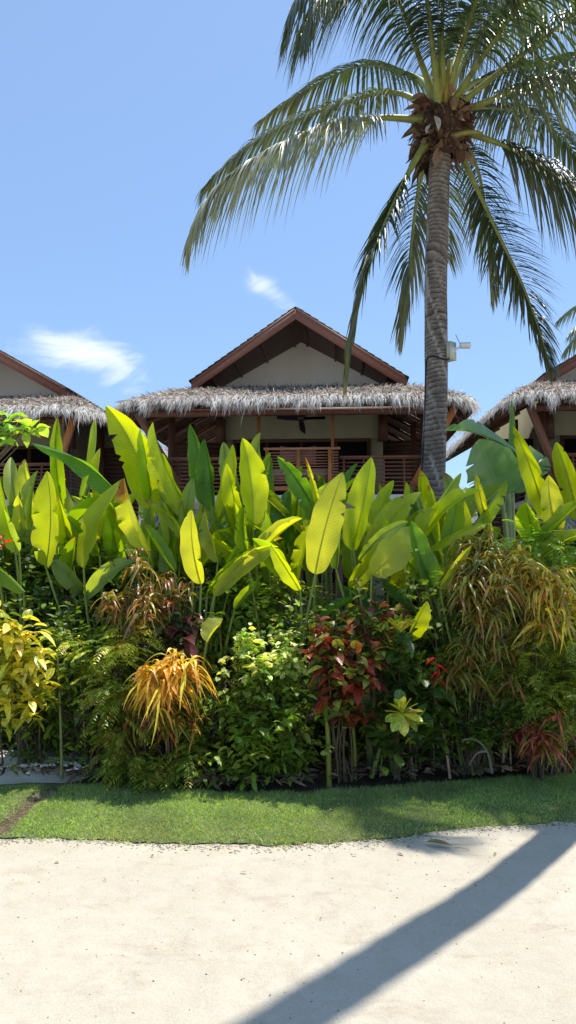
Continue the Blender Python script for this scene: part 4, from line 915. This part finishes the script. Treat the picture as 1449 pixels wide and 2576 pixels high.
# red hanging bracts
def bract(px, py, Yd, L_, label, n=4, up=False):
    c = at(px, py, Yd); mb = MB(); zz = np.array([(R.normal(0, .012), 0, -k * L_ / n * (-1 if up else 1)) for k in range(n + 1)]) + c
    mb.tube(smooth_path(zz, 12), .005, (.45, .03, .03), 6)
    for k in range(n):
        s = 1 if k % 2 else -1; blades(mb, zz[k][None], np.array([[s * .9, -.2, -.35 if not up else .5]]), .085, .016, .25, np.array([.62, .035, .05]), seg=5, prof=OVATE, fold=.8, roll=.2)
    o = nearest(c[0]); q = mb.build('flower_bract', M_SMALL, parent=o); q['label'] = label
bract(1095, 1655, 5.35, .2, 'hanging zigzag of red heliconia bracts'); bract(8, 1378, 5.7, .1, 'orange-red bract at the left edge', 3, True); bract(425, 1512, 5.6, .12, 'pink-red bract', 3)

# ------------------------------------------------------------------ banana plant by the right bungalow
br_ = at(1290, 1419, 7.6); br_[2] = .05
ban = empty('banana_plant', br_, 'banana plant with blue-green torn drooping leaf in front of the right bungalow', 'banana plant')
def ban_leaf(bx, by_, tx, ty, wpx, Yb, Yt, col, fold, bendz, tear, yaw, bendy=0.):
    P0 = at(bx, by_, Yb); P1 = at(tx, ty, Yt); Lf = np.linalg.norm(P1 - P0); mb = MB()
    bigleaf(mb, P0, P1, wpx / 2 / (F / Yb), yaw, np.array([0, bendy, bendz]), fold, .25, col, 0, tear, rows=40); mb.build('leaf', M_BAN, parent=ban, smooth=True)
    mb = MB(); s0 = np.array([br_[0], br_[1], .9]); mb.tube(smooth_path([s0, (s0 + P0) / 2 + [0, 0, .1], P0], 10), np.linspace(.035, .016, 10), (.30, .36, .12), 7); mb.build('leaf_stalk', M_STEM, parent=ban, smooth=True)
BG = (.17, .29, .14)
ban_leaf(1275, 1200, 1286, 1008, 40, 7.6, 7.6, (.16, .26, .11), .9, 0, 0, .2)
ban_leaf(1335, 1170, 1118, 1085, 82, 7.5, 7.2, BG, -.75, .22, 6, .1, -.05)
ban_leaf(1262, 1250, 1205, 1105, 150, 7.4, 7.2, (.16, .27, .13), .12, 0, 3, .1)
ban_leaf(1290, 1240, 1370, 1150, 120, 7.8, 8.0, (.15, .26, .12), .3, .1, 4, -.3)
ban_leaf(1270, 1290, 1160, 1260, 70, 7.5, 7.3, (.11, .2, .08), -.4, .1, 2, .1)
mb = MB(); mb.tube(smooth_path([br_, br_ + [.01, 0, .6], br_ + [-.03, 0, 1.35], at(1276, 1200, 7.6)], 16), np.linspace(.09, .028, 16), (.24, .30, .10), 12); mb.build('pseudostem', M_STEM, parent=ban, smooth=True)

# ------------------------------------------------------------------ shrubs
BR = 1.55
def stems_to(mb, gx_, gy_, pts, r_=.009, col=(.17, .125, .08)):
    g0 = np.array([gx_, gy_, .05])
    for q in pts:
        q = np.array(q); r_ = r_ * .985; b0 = g0 + [R.normal(0, .05), R.normal(0, .04), 0]; m_ = b0 * .4 + q * .6; m_[:2] = b0[:2] * .6 + q[:2] * .4
        mb.tube(smooth_path([b0, b0 * .6 + m_ * .4 + [R.normal(0, .02), 0, .05], m_, q], 10), np.linspace(r_ * 1.5, r_ * .6, 10), col, 6)
def shrub(name, label, cat, group, rosettes, kind, cols, n=60, L=.3, Wd=.012, G=.9, w=None, mat=None, stemcol=(.12, .09, .055), spread=1.0, tipc=None):
    """rosettes: (px, py, depth[, scale])"""
    pts = [at(q[0], q[1], q[2]) for q in rosettes]; sca = [q[3] if len(q) > 3 else 1. for q in rosettes]
    gx_ = float(np.mean([q[0] for q in pts])); gy_ = float(np.mean([q[1] for q in pts])) + .15
    root = empty(name, (gx_, gy_, .06), label, cat, group); mb = MB()
    if kind == 'strap':
        pr = [(q + R.normal(0, .075, 3) * s + (0, 0, .0), s * R.uniform(.75, 1.05)) for q, s in zip(pts, sca) for _ in range(3)]; n = n * .42
    else: pr = list(zip(pts, sca))
    for q, s in pr:
        k = int(n * (.6 + .4 * s)); th = rnd(k, 0, 6.283)
        if kind == 'strap':
            el = rnd(k, .0, 1.35); D = np.stack([np.cos(th) * np.cos(el), np.sin(th) * np.cos(el), np.sin(el)], -1); P = q + R.normal(0, .03, (k, 3)) * s + np.array([0, 0, 1]) * rnd(k, -.10, .04)[:, None] * s
            C = pal(k, cols, .2, w); tc2 = None
            if tipc is not None: tc2 = C * .35 + pal(k, tipc, .15) * .65
            blades(mb, P, D, L * .74 * s * rnd(k, .6, 1.2), Wd * 1.35 * rnd(k, .7, 1.2), G * .95 * rnd(k, .75, 1.25), C, seg=8, prof=lambda t: np.minimum(t * 4 + .3, 1) * (1 - t ** 3) + .04, fold=.35, roll=.5, wob=.10, C2=tc2)
        else:
            el = R.uniform(-.5, 1.2, k); D = np.stack([np.cos(th) * np.cos(el), np.sin(th) * np.cos(el), np.sin(el) + .1], -1)
            P = q + R.normal(0, .035, (k, 3)) * s + np.array([0, 0, 1]) * rnd(k, -.20, .06)[:, None] * s
            C = pal(k, cols, .18, w)
            blades(mb, P, D, L * s * rnd(k, .6, 1.15), Wd * s * rnd(k, .75, 1.2), G * rnd(k, .5, 1.4), C, seg=6, prof=(SPOON if kind == 'spoon' else OVATE), fold=.28, roll=.35)
    mb.build('foliage', mat or M_BROAD, parent=root, smooth=True)
    mb = MB(); stems_to(mb, gx_, gy_, pts[::max(1, len(pts) // 5)], .006, stemcol); mb.build('stem', M_BRANCH, parent=root, smooth=True); return root
OLV = (.16, .17, .03); YEL = (.52, .40, .04); ORA = (.50, .20, .03); RED = (.42, .06, .03); DRD = (.15, .03, .03); GRN = (.06, .11, .02)
NG = 'narrow-leaved crotons with drooping strap leaves'
shrub('narrow_croton', 'narrow-leaved croton, bright yellow to red shaggy head low left of centre', 'croton', NG, [(420, 1668, 5.25, 1.0), (400, 1690, 5.3, .9), (450, 1690, 5.3, .9)], 'strap', [YEL, (.50, .36, .04), (.24, .24, .04)], 110, .33, .0085, 1.15, [.5, .3, .2], M_STRAP, tipc=[RED, ORA, YEL])
shrub('narrow_croton', 'dark maroon-green narrow croton under the bright yellow-red one', 'croton', NG, [(400, 1800, 5.35), (340, 1820, 5.4, .8), (455, 1810, 5.4, .9)], 'strap', [GRN, (.22, .08, .03), OLV, YEL], 75, .30, .0085, 1.1, [.4, .25, .25, .1], M_STRAP, tipc=[(.3, .08, .03), OLV, YEL])
shrub('narrow_croton', 'brown-red narrow croton above the yellow-green fern-leaved shrub at left', 'croton', NG, [(340, 1470, 5.6, 1.1), (300, 1510, 5.6, .9), (400, 1510, 5.65, 1.), (450, 1495, 5.7, .8), (345, 1540, 5.5, .9)], 'strap', [(.14, .05, .02), (.13, .14, .03), (.10, .03, .02), (.36, .26, .05)], 75, .28, .0085, 1.1, [.25, .4, .2, .15], M_STRAP, tipc=[(.2, .07, .03), (.36, .24, .06), OLV])
shrub('narrow_croton', 'largest golden-orange narrow croton heaped at the right side of the hedge', 'croton', NG, [(1330, 1430, 5.5, 1.1), (1390, 1450, 5.4, 1.1), (1280, 1410, 5.6, 1.), (1360, 1480, 5.3, 1.), (1430, 1480, 5.4, 1.), (1300, 1470, 5.4, 1.), (1340, 1520, 5.3, .9), (1410, 1520, 5.3, .9)], 'strap', [(.17, .20, .03), (.30, .24, .04), (.30, .12, .03), (.42, .36, .04)], 75, .32, .0085, 1.05, [.42, .28, .1, .2], M_STRAP, tipc=[(.34, .26, .05), (.36, .16, .03), OLV, YEL])
shrub('narrow_croton', 'shaggy olive and rust narrow croton left of the largest golden-orange one', 'croton', NG, [(1205, 1370, 5.7, 1.), (1230, 1400, 5.6, 1.), (1190, 1450, 5.5, 1.), (1230, 1490, 5.4, 1.), (1175, 1500, 5.5, .9), (1220, 1560, 5.4, .9), (1160, 1420, 5.6, .8)], 'strap', [(.16, .18, .03), (.26, .17, .04), GRN, (.14, .05, .03)], 75, .31, .0085, 1.1, [.45, .2, .25, .1], M_STRAP, tipc=[(.34, .24, .06), OLV, (.24, .10, .03)])
shrub('narrow_croton', 'thin olive narrow croton under the rust one, right of the red hanging bract', 'croton', NG, [(1180, 1640, 5.5, .9), (1240, 1640, 5.45, .9), (1200, 1700, 5.5, .9), (1150, 1700, 5.6, .8), (1270, 1690, 5.5, .8)], 'strap', [GRN, OLV, (.18, .08, .03)], 65, .30, .008, 1.0, [.45, .35, .2], M_STRAP, tipc=[(.3, .2, .05), OLV])
shrub('narrow_croton', 'maroon narrow croton low at the right edge above the lawn', 'croton', NG, [(1345, 1845, 5.3, 1.), (1400, 1860, 5.25, .9), (1310, 1830, 5.4, .8)], 'strap', [DRD, GRN, (.3, .08, .04), (.42, .22, .05)], 65, .30, .0085, .9, [.35, .3, .2, .15], M_STRAP, tipc=[(.4, .2, .05), (.25, .05, .04)])
BGp = 'broad-leaved crotons with coloured leaves'
shrub('croton', 'bright yellow-leaved croton at the left edge', 'croton', BGp, [(x, y, 5.45, q * .95) for x, y, q in ((20, 1580, 1.05), (60, 1590, 1.05), (-20, 1620, 1), (40, 1640, 1.1), (95, 1650, 1), (10, 1690, 1.1), (70, 1700, 1.1), (110, 1720, .9), (20, 1750, 1), (-30, 1700, 1), (-20, 1560, 1), (80, 1760, .9))], 'ovate', [(.50, .46, .05), (.36, .38, .05), (.18, .24, .03), (.60, .55, .16)], 34, .17, .030, .45, [.35, .3, .2, .15])
shrub('croton', 'dark green croton with yellow veins under the bright yellow one', 'croton', BGp, [(20, 1815, 5.95), (80, 1825, 5.95), (-20, 1830, 5.95), (50, 1855, 5.95, .7), (120, 1790, 6.0, .8)], 'ovate', [(.05, .10, .02), (.09, .13, .03), (.03, .06, .02)], 34, .17, .028, .5)
shrub('croton', 'red and orange broad-leaved croton at the centre of the hedge', 'croton', BGp, [(830, 1600, 5.3, .9), (870, 1590, 5.35, .9), (800, 1580, 5.4, .8), (850, 1650, 5.2), (890, 1670, 5.2), (820, 1690, 5.25), (870, 1720, 5.2), (920, 1690, 5.25), (850, 1760, 5.25), (900, 1760, 5.3, .9), (790, 1640, 5.3, .8), (930, 1640, 5.3, .8)], 'ovate', [(.21, .035, .025), (.11, .028, .02), (.20, .23, .04), (.27, .11, .025), (.055, .075, .02)], 26, .145, .033, .5, [.24, .22, .22, .12, .2])
shrub('croton', 'dark maroon croton with yellow new leaves, behind and above the red one', 'croton', BGp, [(940, 1555, 5.6, .9), (900, 1545, 5.7, .9), (980, 1560, 5.6, .9), (1010, 1545, 5.6, .8), (950, 1590, 5.5, .9)], 'ovate', [DRD, (.08, .08, .02), (.33, .28, .04), (.2, .05, .03)], 26, .15, .026, .45, [.35, .3, .15, .2])
shrub('croton', 'round-leaved croton, green with yellow centres, low right of centre', 'croton', BGp, [(1005, 1600, 5.35, .9), (1015, 1620, 5.3, .9), (980, 1660, 5.4), (1060, 1680, 5.35), (1090, 1720, 5.4), (1000, 1720, 5.4), (1050, 1750, 5.4), (960, 1780, 5.4), (1010, 1800, 5.2, 1.1), (1080, 1790, 5.4), (960, 1840, 5.4), (1040, 1850, 5.4), (1090, 1850, 5.4)], 'spoon', [(.045, .09, .018), (.035, .07, .016), (.16, .21, .03), (.07, .13, .02)], 22, .155, .034, .3, [.38, .3, .1, .22])
mb = MB(); q = at(1012, 1795, 5.1); k = 13; th = np.linspace(0, 6.283, k); D = np.stack([np.cos(th) * .9, -.5 + 0 * th, np.sin(th) * .9 + .3], -1)
blades(mb, q + 0 * D, D, .15, .034, .1, pal(k, [(.40, .42, .06), (.22, .28, .04)], .15), seg=7, prof=SPOON, fold=.2, roll=.2)
q = at(1008, 1590, 5.2); k = 18; th = np.linspace(0, 12.5, k); D = np.stack([np.cos(th) * .8, np.sin(th) * .4 - .3, .6 + R.uniform(0, .6, k)], -1)
blades(mb, q + 0 * D, D, .16, .032, .2, pal(k, [(.34, .36, .05), (.16, .24, .03)], .15), seg=7, prof=SPOON, fold=.2, roll=.2)
rc = [o for o in COL.objects if o.get('label', '').startswith('round-leaved')][0]; mb.build('new_leaves', M_BROAD, parent=rc, smooth=True)
shrub('cordyline', 'grey-green broad-leaved cordyline below the fern-leaved shrub at left', 'shrub', None, [(200, 1725, 5.85, 1.), (170, 1745, 5.85, .9), (240, 1755, 5.8, .9), (205, 1770, 5.8, .8)], 'ovate', [(.11, .17, .07), (.07, .12, .05), (.16, .22, .12)], 22, .20, .040, .9)
shrub('cordyline', 'purple-black cordyline with grey-green lower leaves, left of centre', 'shrub', None, [(455, 1575, 5.55), (470, 1600, 5.5), (430, 1560, 5.6, .9), (490, 1560, 5.6, .9), (400, 1610, 5.6, .9)], 'ovate', [(.05, .035, .025), (.09, .03, .03), (.08, .13, .06), (.04, .06, .03)], 26, .19, .032, .7)

# volumes of small leaves
BR = 1.9
def leafy(name, label, cat, group, blobs, cols, L, Wd, G, mat=M_SMALL, prof=OVATE, w=None, fold=.25, stemcol=(.15, .12, .07), whorl=4, ground=None):
    """blobs: (px, py, depth, rx, ry, rz metres, whorls)"""
    cs = [at(b[0], b[1], b[2]) for b in blobs]; gx_ = float(np.mean([c[0] for c in cs])); gy_ = float(np.mean([c[1] for c in cs])) + .1
    if ground: gx_, gy_ = ground
    root = empty(name, (gx_, gy_, .06), label, cat, group); mb = MB(); tips = []
    for c, b in zip(cs, blobs):
        m_ = b[6]; u = nrm(R.normal(0, 1, (m_, 3))); r_ = np.abs(R.normal(0, .72, m_))[:, None] + .1; Pw = c + u * r_ * np.array([b[3], b[4], b[5]]); Pw[:, 2] = np.maximum(Pw[:, 2], .12)
        tips += [Pw[i] for i in R.choice(m_, min(m_, 6), replace=False)]
        P = np.repeat(Pw, whorl, 0); n_ = len(P); Cw = np.repeat(pal(m_, cols, .22, w), whorl, 0) * R.uniform(.85, 1.15, (n_, 1))
        th = rnd(n_, 0, 6.283); D = np.stack([np.cos(th), np.sin(th), rnd(n_, -.35, .6)], -1) + np.repeat(u, whorl, 0) * .5 + np.array([0, -.15, 0])
        blades(mb, P + R.normal(0, .02, P.shape), D, L * rnd(n_, .6, 1.2), Wd * rnd(n_, .7, 1.2), G * rnd(n_, .5, 1.5), Cw, seg=4, prof=prof, fold=fold, roll=.4)
    mb.build('foliage', mat, parent=root, smooth=True)
    mb = MB(); stems_to(mb, gx_, gy_, tips, .006, stemcol); mb.build('stem', M_BRANCH, parent=root, smooth=True); return root
def ferny(name, label, cat, group, blobs, cols, Lf=.22, Lp=.055, Wd=.007, w=None):
    cs = [at(b[0], b[1], b[2]) for b in blobs]; gx_ = float(np.mean([c[0] for c in cs])); gy_ = float(np.mean([c[1] for c in cs])) + .1
    root = empty(name, (gx_, gy_, .06), label, cat, group); mb = MB(); tips = []; NP = 11
    for c, b in zip(cs, blobs):
        m_ = b[6]; u = nrm(R.normal(0, 1, (m_, 3))); r_ = np.abs(R.normal(0, .72, m_))[:, None] + .1; Pw = c + u * r_ * np.array([b[3], b[4], b[5]]); Pw[:, 2] = np.maximum(Pw[:, 2], .15)
        tips += [Pw[i] for i in R.choice(m_, min(m_, 5), replace=False)]
        th = rnd(m_, 0, 6.283); D = nrm(np.stack([np.cos(th), np.sin(th) - .3, rnd(m_, -.1, .8)], -1) + u * .4); Lr = Lf * rnd(m_, .7, 1.2); g = rnd(m_, .3, .8)
        C = pal(m_, cols, .2, w); blades(mb, Pw, D, Lr, .0018, g, C * .8, seg=4, fold=0)
        S = nrm(np.cross(D, [0, 0, 1.]) + 1e-3)
        for k in range(NP):
            t_ = .15 + .85 * k / (NP - 1); B = Pw + Lr[:, None] * (D * t_ - np.array([0, 0, 1.]) * (g * t_ * t_)[:, None]); Tn = nrm(D - np.array([0, 0, 2.]) * (g * t_)[:, None]); pl = Lp * math.sin(math.pi * min(.95, t_ * .75 + .2)) ** .7
            for s in (-1, 1): blades(mb, B, S * s + Tn * .7 + R.normal(0, .1, S.shape), pl * rnd(m_, .8, 1.2), Wd, .25, C * R.uniform(.85, 1.15), seg=2, prof=OVATE, fold=0, roll=.3)
    mb.build('foliage', M_SMALL, parent=root); mb = MB(); stems_to(mb, gx_, gy_, tips, .006); mb.build('stem', M_BRANCH, parent=root, smooth=True); return root
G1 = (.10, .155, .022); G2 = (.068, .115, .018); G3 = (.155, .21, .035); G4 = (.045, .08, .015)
leafy('leafy_shrub', 'glossy small-leaved green shrub filling the hedge centre down to the lawn', 'shrub', None,
      [(660, 1720, 5.45, .28, .2, .22, 90), (640, 1840, 5.35, .26, .2, .25, 110), (720, 1800, 5.4, .2, .2, .25, 80), (690, 1900, 5.35, .22, .15, .18, 60), (590, 1780, 5.5, .15, .2, .25, 60), (600, 1930, 5.4, .16, .15, .1, 40), (740, 1900, 5.5, .12, .12, .12, 30)], [G1, G2, G3], .085, .017, .35, w=[.5, .25, .25])
leafy('variegated_shrub', 'pale cream-edged variegated shrub on top of the glossy green one', 'shrub', None,
      [(625, 1625, 5.5, .10, .12, .12, 60), (720, 1660, 5.45, .15, .12, .14, 70), (660, 1670, 5.4, .2, .12, .08, 60), (700, 1600, 5.6, .12, .1, .08, 25)], [(.30, .36, .14), (.18, .26, .07), (.42, .46, .24)], .06, .018, .3, w=[.4, .35, .25])
leafy('leafy_shrub', 'tall airy green shrub behind the variegated one, under the arching leaves', 'shrub', None,
      [(640, 1500, 6.0, .30, .2, .18, 120), (590, 1580, 6.0, .25, .2, .18, 90), (680, 1560, 5.9, .2, .2, .15, 80), (720, 1480, 6.0, .14, .14, .12, 50), (560, 1500, 6.1, .2, .2, .2, 60)], [G1, G2, G3], .085, .018, .3)
leafy('polyscias_shrub', 'round-leaved grey-green shrub with pale leaf edges at the upper left', 'shrub', None,
      [(100, 1450, 6.7, .36, .2, .24, 170), (200, 1460, 6.65, .3, .2, .24, 150), (130, 1530, 6.4, .34, .2, .2, 160), (40, 1490, 6.6, .2, .2, .25, 90), (260, 1440, 6.7, .2, .2, .2, 80), (70, 1380, 6.8, .3, .2, .2, 90)], [(.085, .13, .065), (.055, .095, .045), (.24, .29, .2), (.12, .165, .1)], .055, .024, .25, w=[.35, .35, .12, .18])
leafy('leafy_shrub', 'dark green leafy shrub between the left heliconia stalks', 'shrub', None,
      [(280, 1620, 5.9, .3, .2, .3, 130), (160, 1640, 5.8, .2, .2, .25, 90), (330, 1700, 5.7, .25, .2, .2, 80), (100, 1800, 5.7, .25, .2, .2, 70)], [G2, G4, G1], .085, .018, .35)
ferny('fern_leaf_aralia', 'yellow-green fern-leaved aralia left of the bright yellow-red croton', 'shrub', None,
      [(200, 1640, 5.85, .13, .12, .12, 46), (250, 1650, 5.8, .12, .12, .1, 30), (210, 1700, 5.85, .12, .1, .1, 34), (300, 1640, 5.5, .14, .12, .1, 34), (330, 1600, 5.55, .1, .1, .06, 22)], [(.32, .34, .05), (.21, .26, .035), (.40, .40, .12)])
ferny('fern_leaf_aralia', 'deep green fern-leaved aralia under the yellow-green one, down to the grass', 'shrub', None,
      [(300, 1740, 5.45, .2, .15, .15, 70), (295, 1850, 5.5, .13, .15, .18, 70), (330, 1920, 5.4, .16, .12, .1, 60), (400, 1930, 5.4, .2, .12, .1, 60), (480, 1900, 5.45, .15, .12, .12, 46)], [(.13, .16, .025), (.085, .12, .018), (.18, .20, .035)])
ferny('fern_leaf_aralia', 'large fern-leaved aralia massed below the golden-orange croton at the right edge', 'shrub', None,
      [(1400, 1600, 5.5, .2, .2, .2, 90), (1330, 1650, 5.6, .2, .2, .2, 90), (1430, 1700, 5.45, .2, .2, .22, 100), (1360, 1750, 5.5, .22, .2, .2, 100), (1430, 1820, 5.4, .2, .15, .15, 70), (1470, 1560, 5.6, .2, .2, .3, 80), (1280, 1700, 5.7, .15, .2, .2, 60)], [(.13, .175, .028), (.09, .13, .02), (.19, .23, .045)])
ferny('fern_leaf_aralia', 'feathery bright green aralia top right, before the right bungalow', 'shrub', None,
      [(1330, 1370, 6.0, .2, .2, .12, 70), (1400, 1390, 6.0, .25, .2, .12, 80), (1290, 1385, 6.1, .15, .15, .1, 40), (1460, 1420, 6.0, .2, .2, .2, 70)], [(.17, .27, .05), (.25, .33, .08), (.11, .18, .04)])
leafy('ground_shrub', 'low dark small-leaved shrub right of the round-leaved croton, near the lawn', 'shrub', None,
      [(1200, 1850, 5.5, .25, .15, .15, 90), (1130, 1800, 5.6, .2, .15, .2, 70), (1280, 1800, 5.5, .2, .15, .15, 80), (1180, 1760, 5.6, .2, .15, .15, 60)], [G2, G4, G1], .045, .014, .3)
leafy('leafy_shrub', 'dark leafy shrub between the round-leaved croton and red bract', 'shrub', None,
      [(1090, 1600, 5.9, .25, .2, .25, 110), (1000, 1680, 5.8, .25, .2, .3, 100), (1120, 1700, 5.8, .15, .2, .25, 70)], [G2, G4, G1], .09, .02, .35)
# backing shrubs deep in the hedge
BL = ['far left end', 'left, behind the round-leaved grey shrub', 'behind the left narrow croton', 'behind the cordyline', 'behind the glossy central shrub', 'below the ground-floor railing', 'behind the red croton', 'behind the round-leaved croton', 'behind the rust narrow croton', 'behind the largest croton', 'right end']
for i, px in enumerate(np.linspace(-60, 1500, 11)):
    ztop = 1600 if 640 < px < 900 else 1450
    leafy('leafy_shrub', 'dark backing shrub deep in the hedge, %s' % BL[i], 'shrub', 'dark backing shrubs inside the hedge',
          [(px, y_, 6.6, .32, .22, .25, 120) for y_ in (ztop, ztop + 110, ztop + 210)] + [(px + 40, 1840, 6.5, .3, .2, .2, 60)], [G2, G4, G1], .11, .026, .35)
BR = 1.7
TN = ['left end', 'left of the shaggy yellow-red croton', 'left of the glossy shrub', 'right of the glossy shrub', 'between the red and round-leaved crotons', 'beneath the rust croton', 'right end']
for i, px in enumerate((60, 300, 520, 740, 950, 1160, 1380)):
    bl_ = [(px + R.normal(0, 70), R.uniform(1480, 1900), R.uniform(5.5, 6.1), .2, .12, .17, 26) for _ in range(9)]
    if 600 < px < 900: bl_ = [(a_, max(b_, 1590), *r_) for a_, b_, *r_ in bl_]
    leafy('scrambling_vine', 'thin scrambling green vine threading through the hedge face, %s' % TN[i], 'vine', 'scrambling vines threading through the hedge', bl_, [G1, G3, (.17, .24, .05), G2], R.choice([.06, .075, .09]), .019, .35, whorl=3)
BR = 1.9
# hibiscus twig reaching in at the upper left
leafy('hibiscus', 'leafy light-green twig reaching in at the left edge over the heliconias', 'shrub', None,
      [(20, 1062, 4.6, .08, .05, .06, 8), (60, 1078, 4.6, .05, .05, .03, 5), (10, 1095, 4.6, .08, .05, .02, 5), (-60, 1080, 4.6, .12, .1, .1, 20), (-140, 1120, 4.7, .2, .15, .2, 60), (-150, 1300, 4.8, .2, .15, .3, 60)], [(.16, .27, .05), (.24, .34, .08)], .105, .034, .25, whorl=3, ground=(-3.0, 4.7))
# bare dead stems and woody branches in the shade under the hedge
for i, (px, y0, y1, Yd) in enumerate([(770, 1950, 1760, 5.9), (800, 1960, 1800, 6.0), (960, 1960, 1850, 5.8), (1020, 1955, 1850, 5.8), (1085, 1950, 1800, 5.8), (1010, 1960, 1840, 6.1), (880, 1960, 1800, 6.1), (1140, 1945, 1760, 6.0), (235, 1920, 1850, 5.45), (1235, 1940, 1840, 5.5), (700, 1960, 1800, 6.2), (940, 1960, 1780, 6.2)]):
    pass
def twiggy(px0, px1, n, label):
    c = at((px0 + px1) / 2, 1900, 6.0); root = empty('bare_stems', (c[0], 5.95, .06), label, 'stems', 'bare stems under the hedge')
    for k in range(n):
        px = R.uniform(px0, px1); Yd = R.uniform(5.5, 6.3); a_ = at(px, 1800, Yd); a_[2] = .05; h = R.uniform(.35, 1.0); lean = R.normal(0, .09, 2)
        mb = MB(); mb.tube(smooth_path([a_, a_ + [lean[0] * .3, lean[1] * .3, h * .4], a_ + [lean[0], lean[1], h]], 8), np.linspace(.010, .005, 8) * R.uniform(.6, 1.3), pal(1, [(.2, .16, .1), (.12, .14, .05), (.28, .2, .12)])[0], 6); mb.build('stem', M_BRANCH, parent=root, smooth=True)
twiggy(740, 960, 10, 'thin bare stems in shade under the red croton'); twiggy(960, 1160, 9, 'thin bare stems in shade under the round-leaved croton'); twiggy(130, 260, 8, 'thin stems at the sandy left end of the bed'); twiggy(1160, 1420, 12, 'thin bare stems in shade under the right crotons')
mb = MB()
for pth in ([(1238, 1945), (1225, 1890), (1195, 1860), (1160, 1862)], [(1225, 1890), (1200, 1895), (1180, 1925)]):
    mb.tube(smooth_path([at(x, y, 5.4) for x, y in pth], 14), np.linspace(.011, .005, 14), (.2, .17, .12), 7)
g0 = at(1238, 1945, 5.4); tag(mb.build('bent_branch', M_BRANCH, smooth=True, loc=(g0[0], g0[1], .05)), 'forked grey branch arching in the shade below the right crotons', 'branch')
# small weeds at the turf edge
for (px, py, lab) in ((592, 2008, 'small bright weed at the turf edge under the glossy shrub'), (15, 1925, 'small pale-green fern seedling at the left end of the bed')):
    c = gp(px, py, .04); mb = MB(); k = 26; th = rnd(k, 0, 6.28); D = np.stack([np.cos(th), np.sin(th), rnd(k, .2, 1.5)], -1)
    blades(mb, c + R.normal(0, .02, (k, 3)) * [1, 1, 0], D, rnd(k, .04, .09) * (1.6 if px < 100 else 1), .009, .4, pal(k, [(.2, .3, .06), (.3, .36, .1)], .2), seg=4, prof=OVATE)
    tag(mb.build('weed', M_SMALL, loc=c * np.array([1, 1, 0])), lab, 'weed')
# trees beyond the bungalows, seen in the gaps
for i, (px, Yd, hgt, lab) in enumerate(((400, 34, 5.2, 'distant tree in the gap between left and middle bungalows'), (1165, 33, 5.0, 'distant tree in the gap between middle and right bungalows'))):
    c = at(px, 1419, Yd); c[2] = 0; root = empty('tree', c, lab, 'tree', None); mb = MB(); n_ = 5000; u = nrm(R.normal(0, 1, (n_, 3))); P = c + np.array([0, 0, hgt * .68]) + u * (R.uniform(.4, 1, (n_, 1)) + .25 * (vnoise(u[:, 0] * 3, u[:, 2] * 3, 1, 3)[:, None] - .5)) * np.array([1.5, 1.5, hgt * .34])
    blades(mb, P, u + R.normal(0, .6, (n_, 3)), .22, .05, .3, pal(n_, [G1, G2, G3], .25), seg=2, prof=OVATE); mb.build('crown', M_SMALL, parent=root)
    mb = MB(); mb.tube([c, c + [0, 0, 1.5], c + [.1, 0, hgt * .7]], [.14, .11, .06], (.18, .14, .1), 8)
    for k in range(5): mb.tube([c + [0, 0, 1.5 + .3 * k], c + [math.cos(k * 2.4) * .9, math.sin(k * 2.4) * .9, 2.6 + .3 * k]], [.05, .02], (.18, .14, .1), 6)
    mb.build('trunk', M_BRANCH, parent=root)
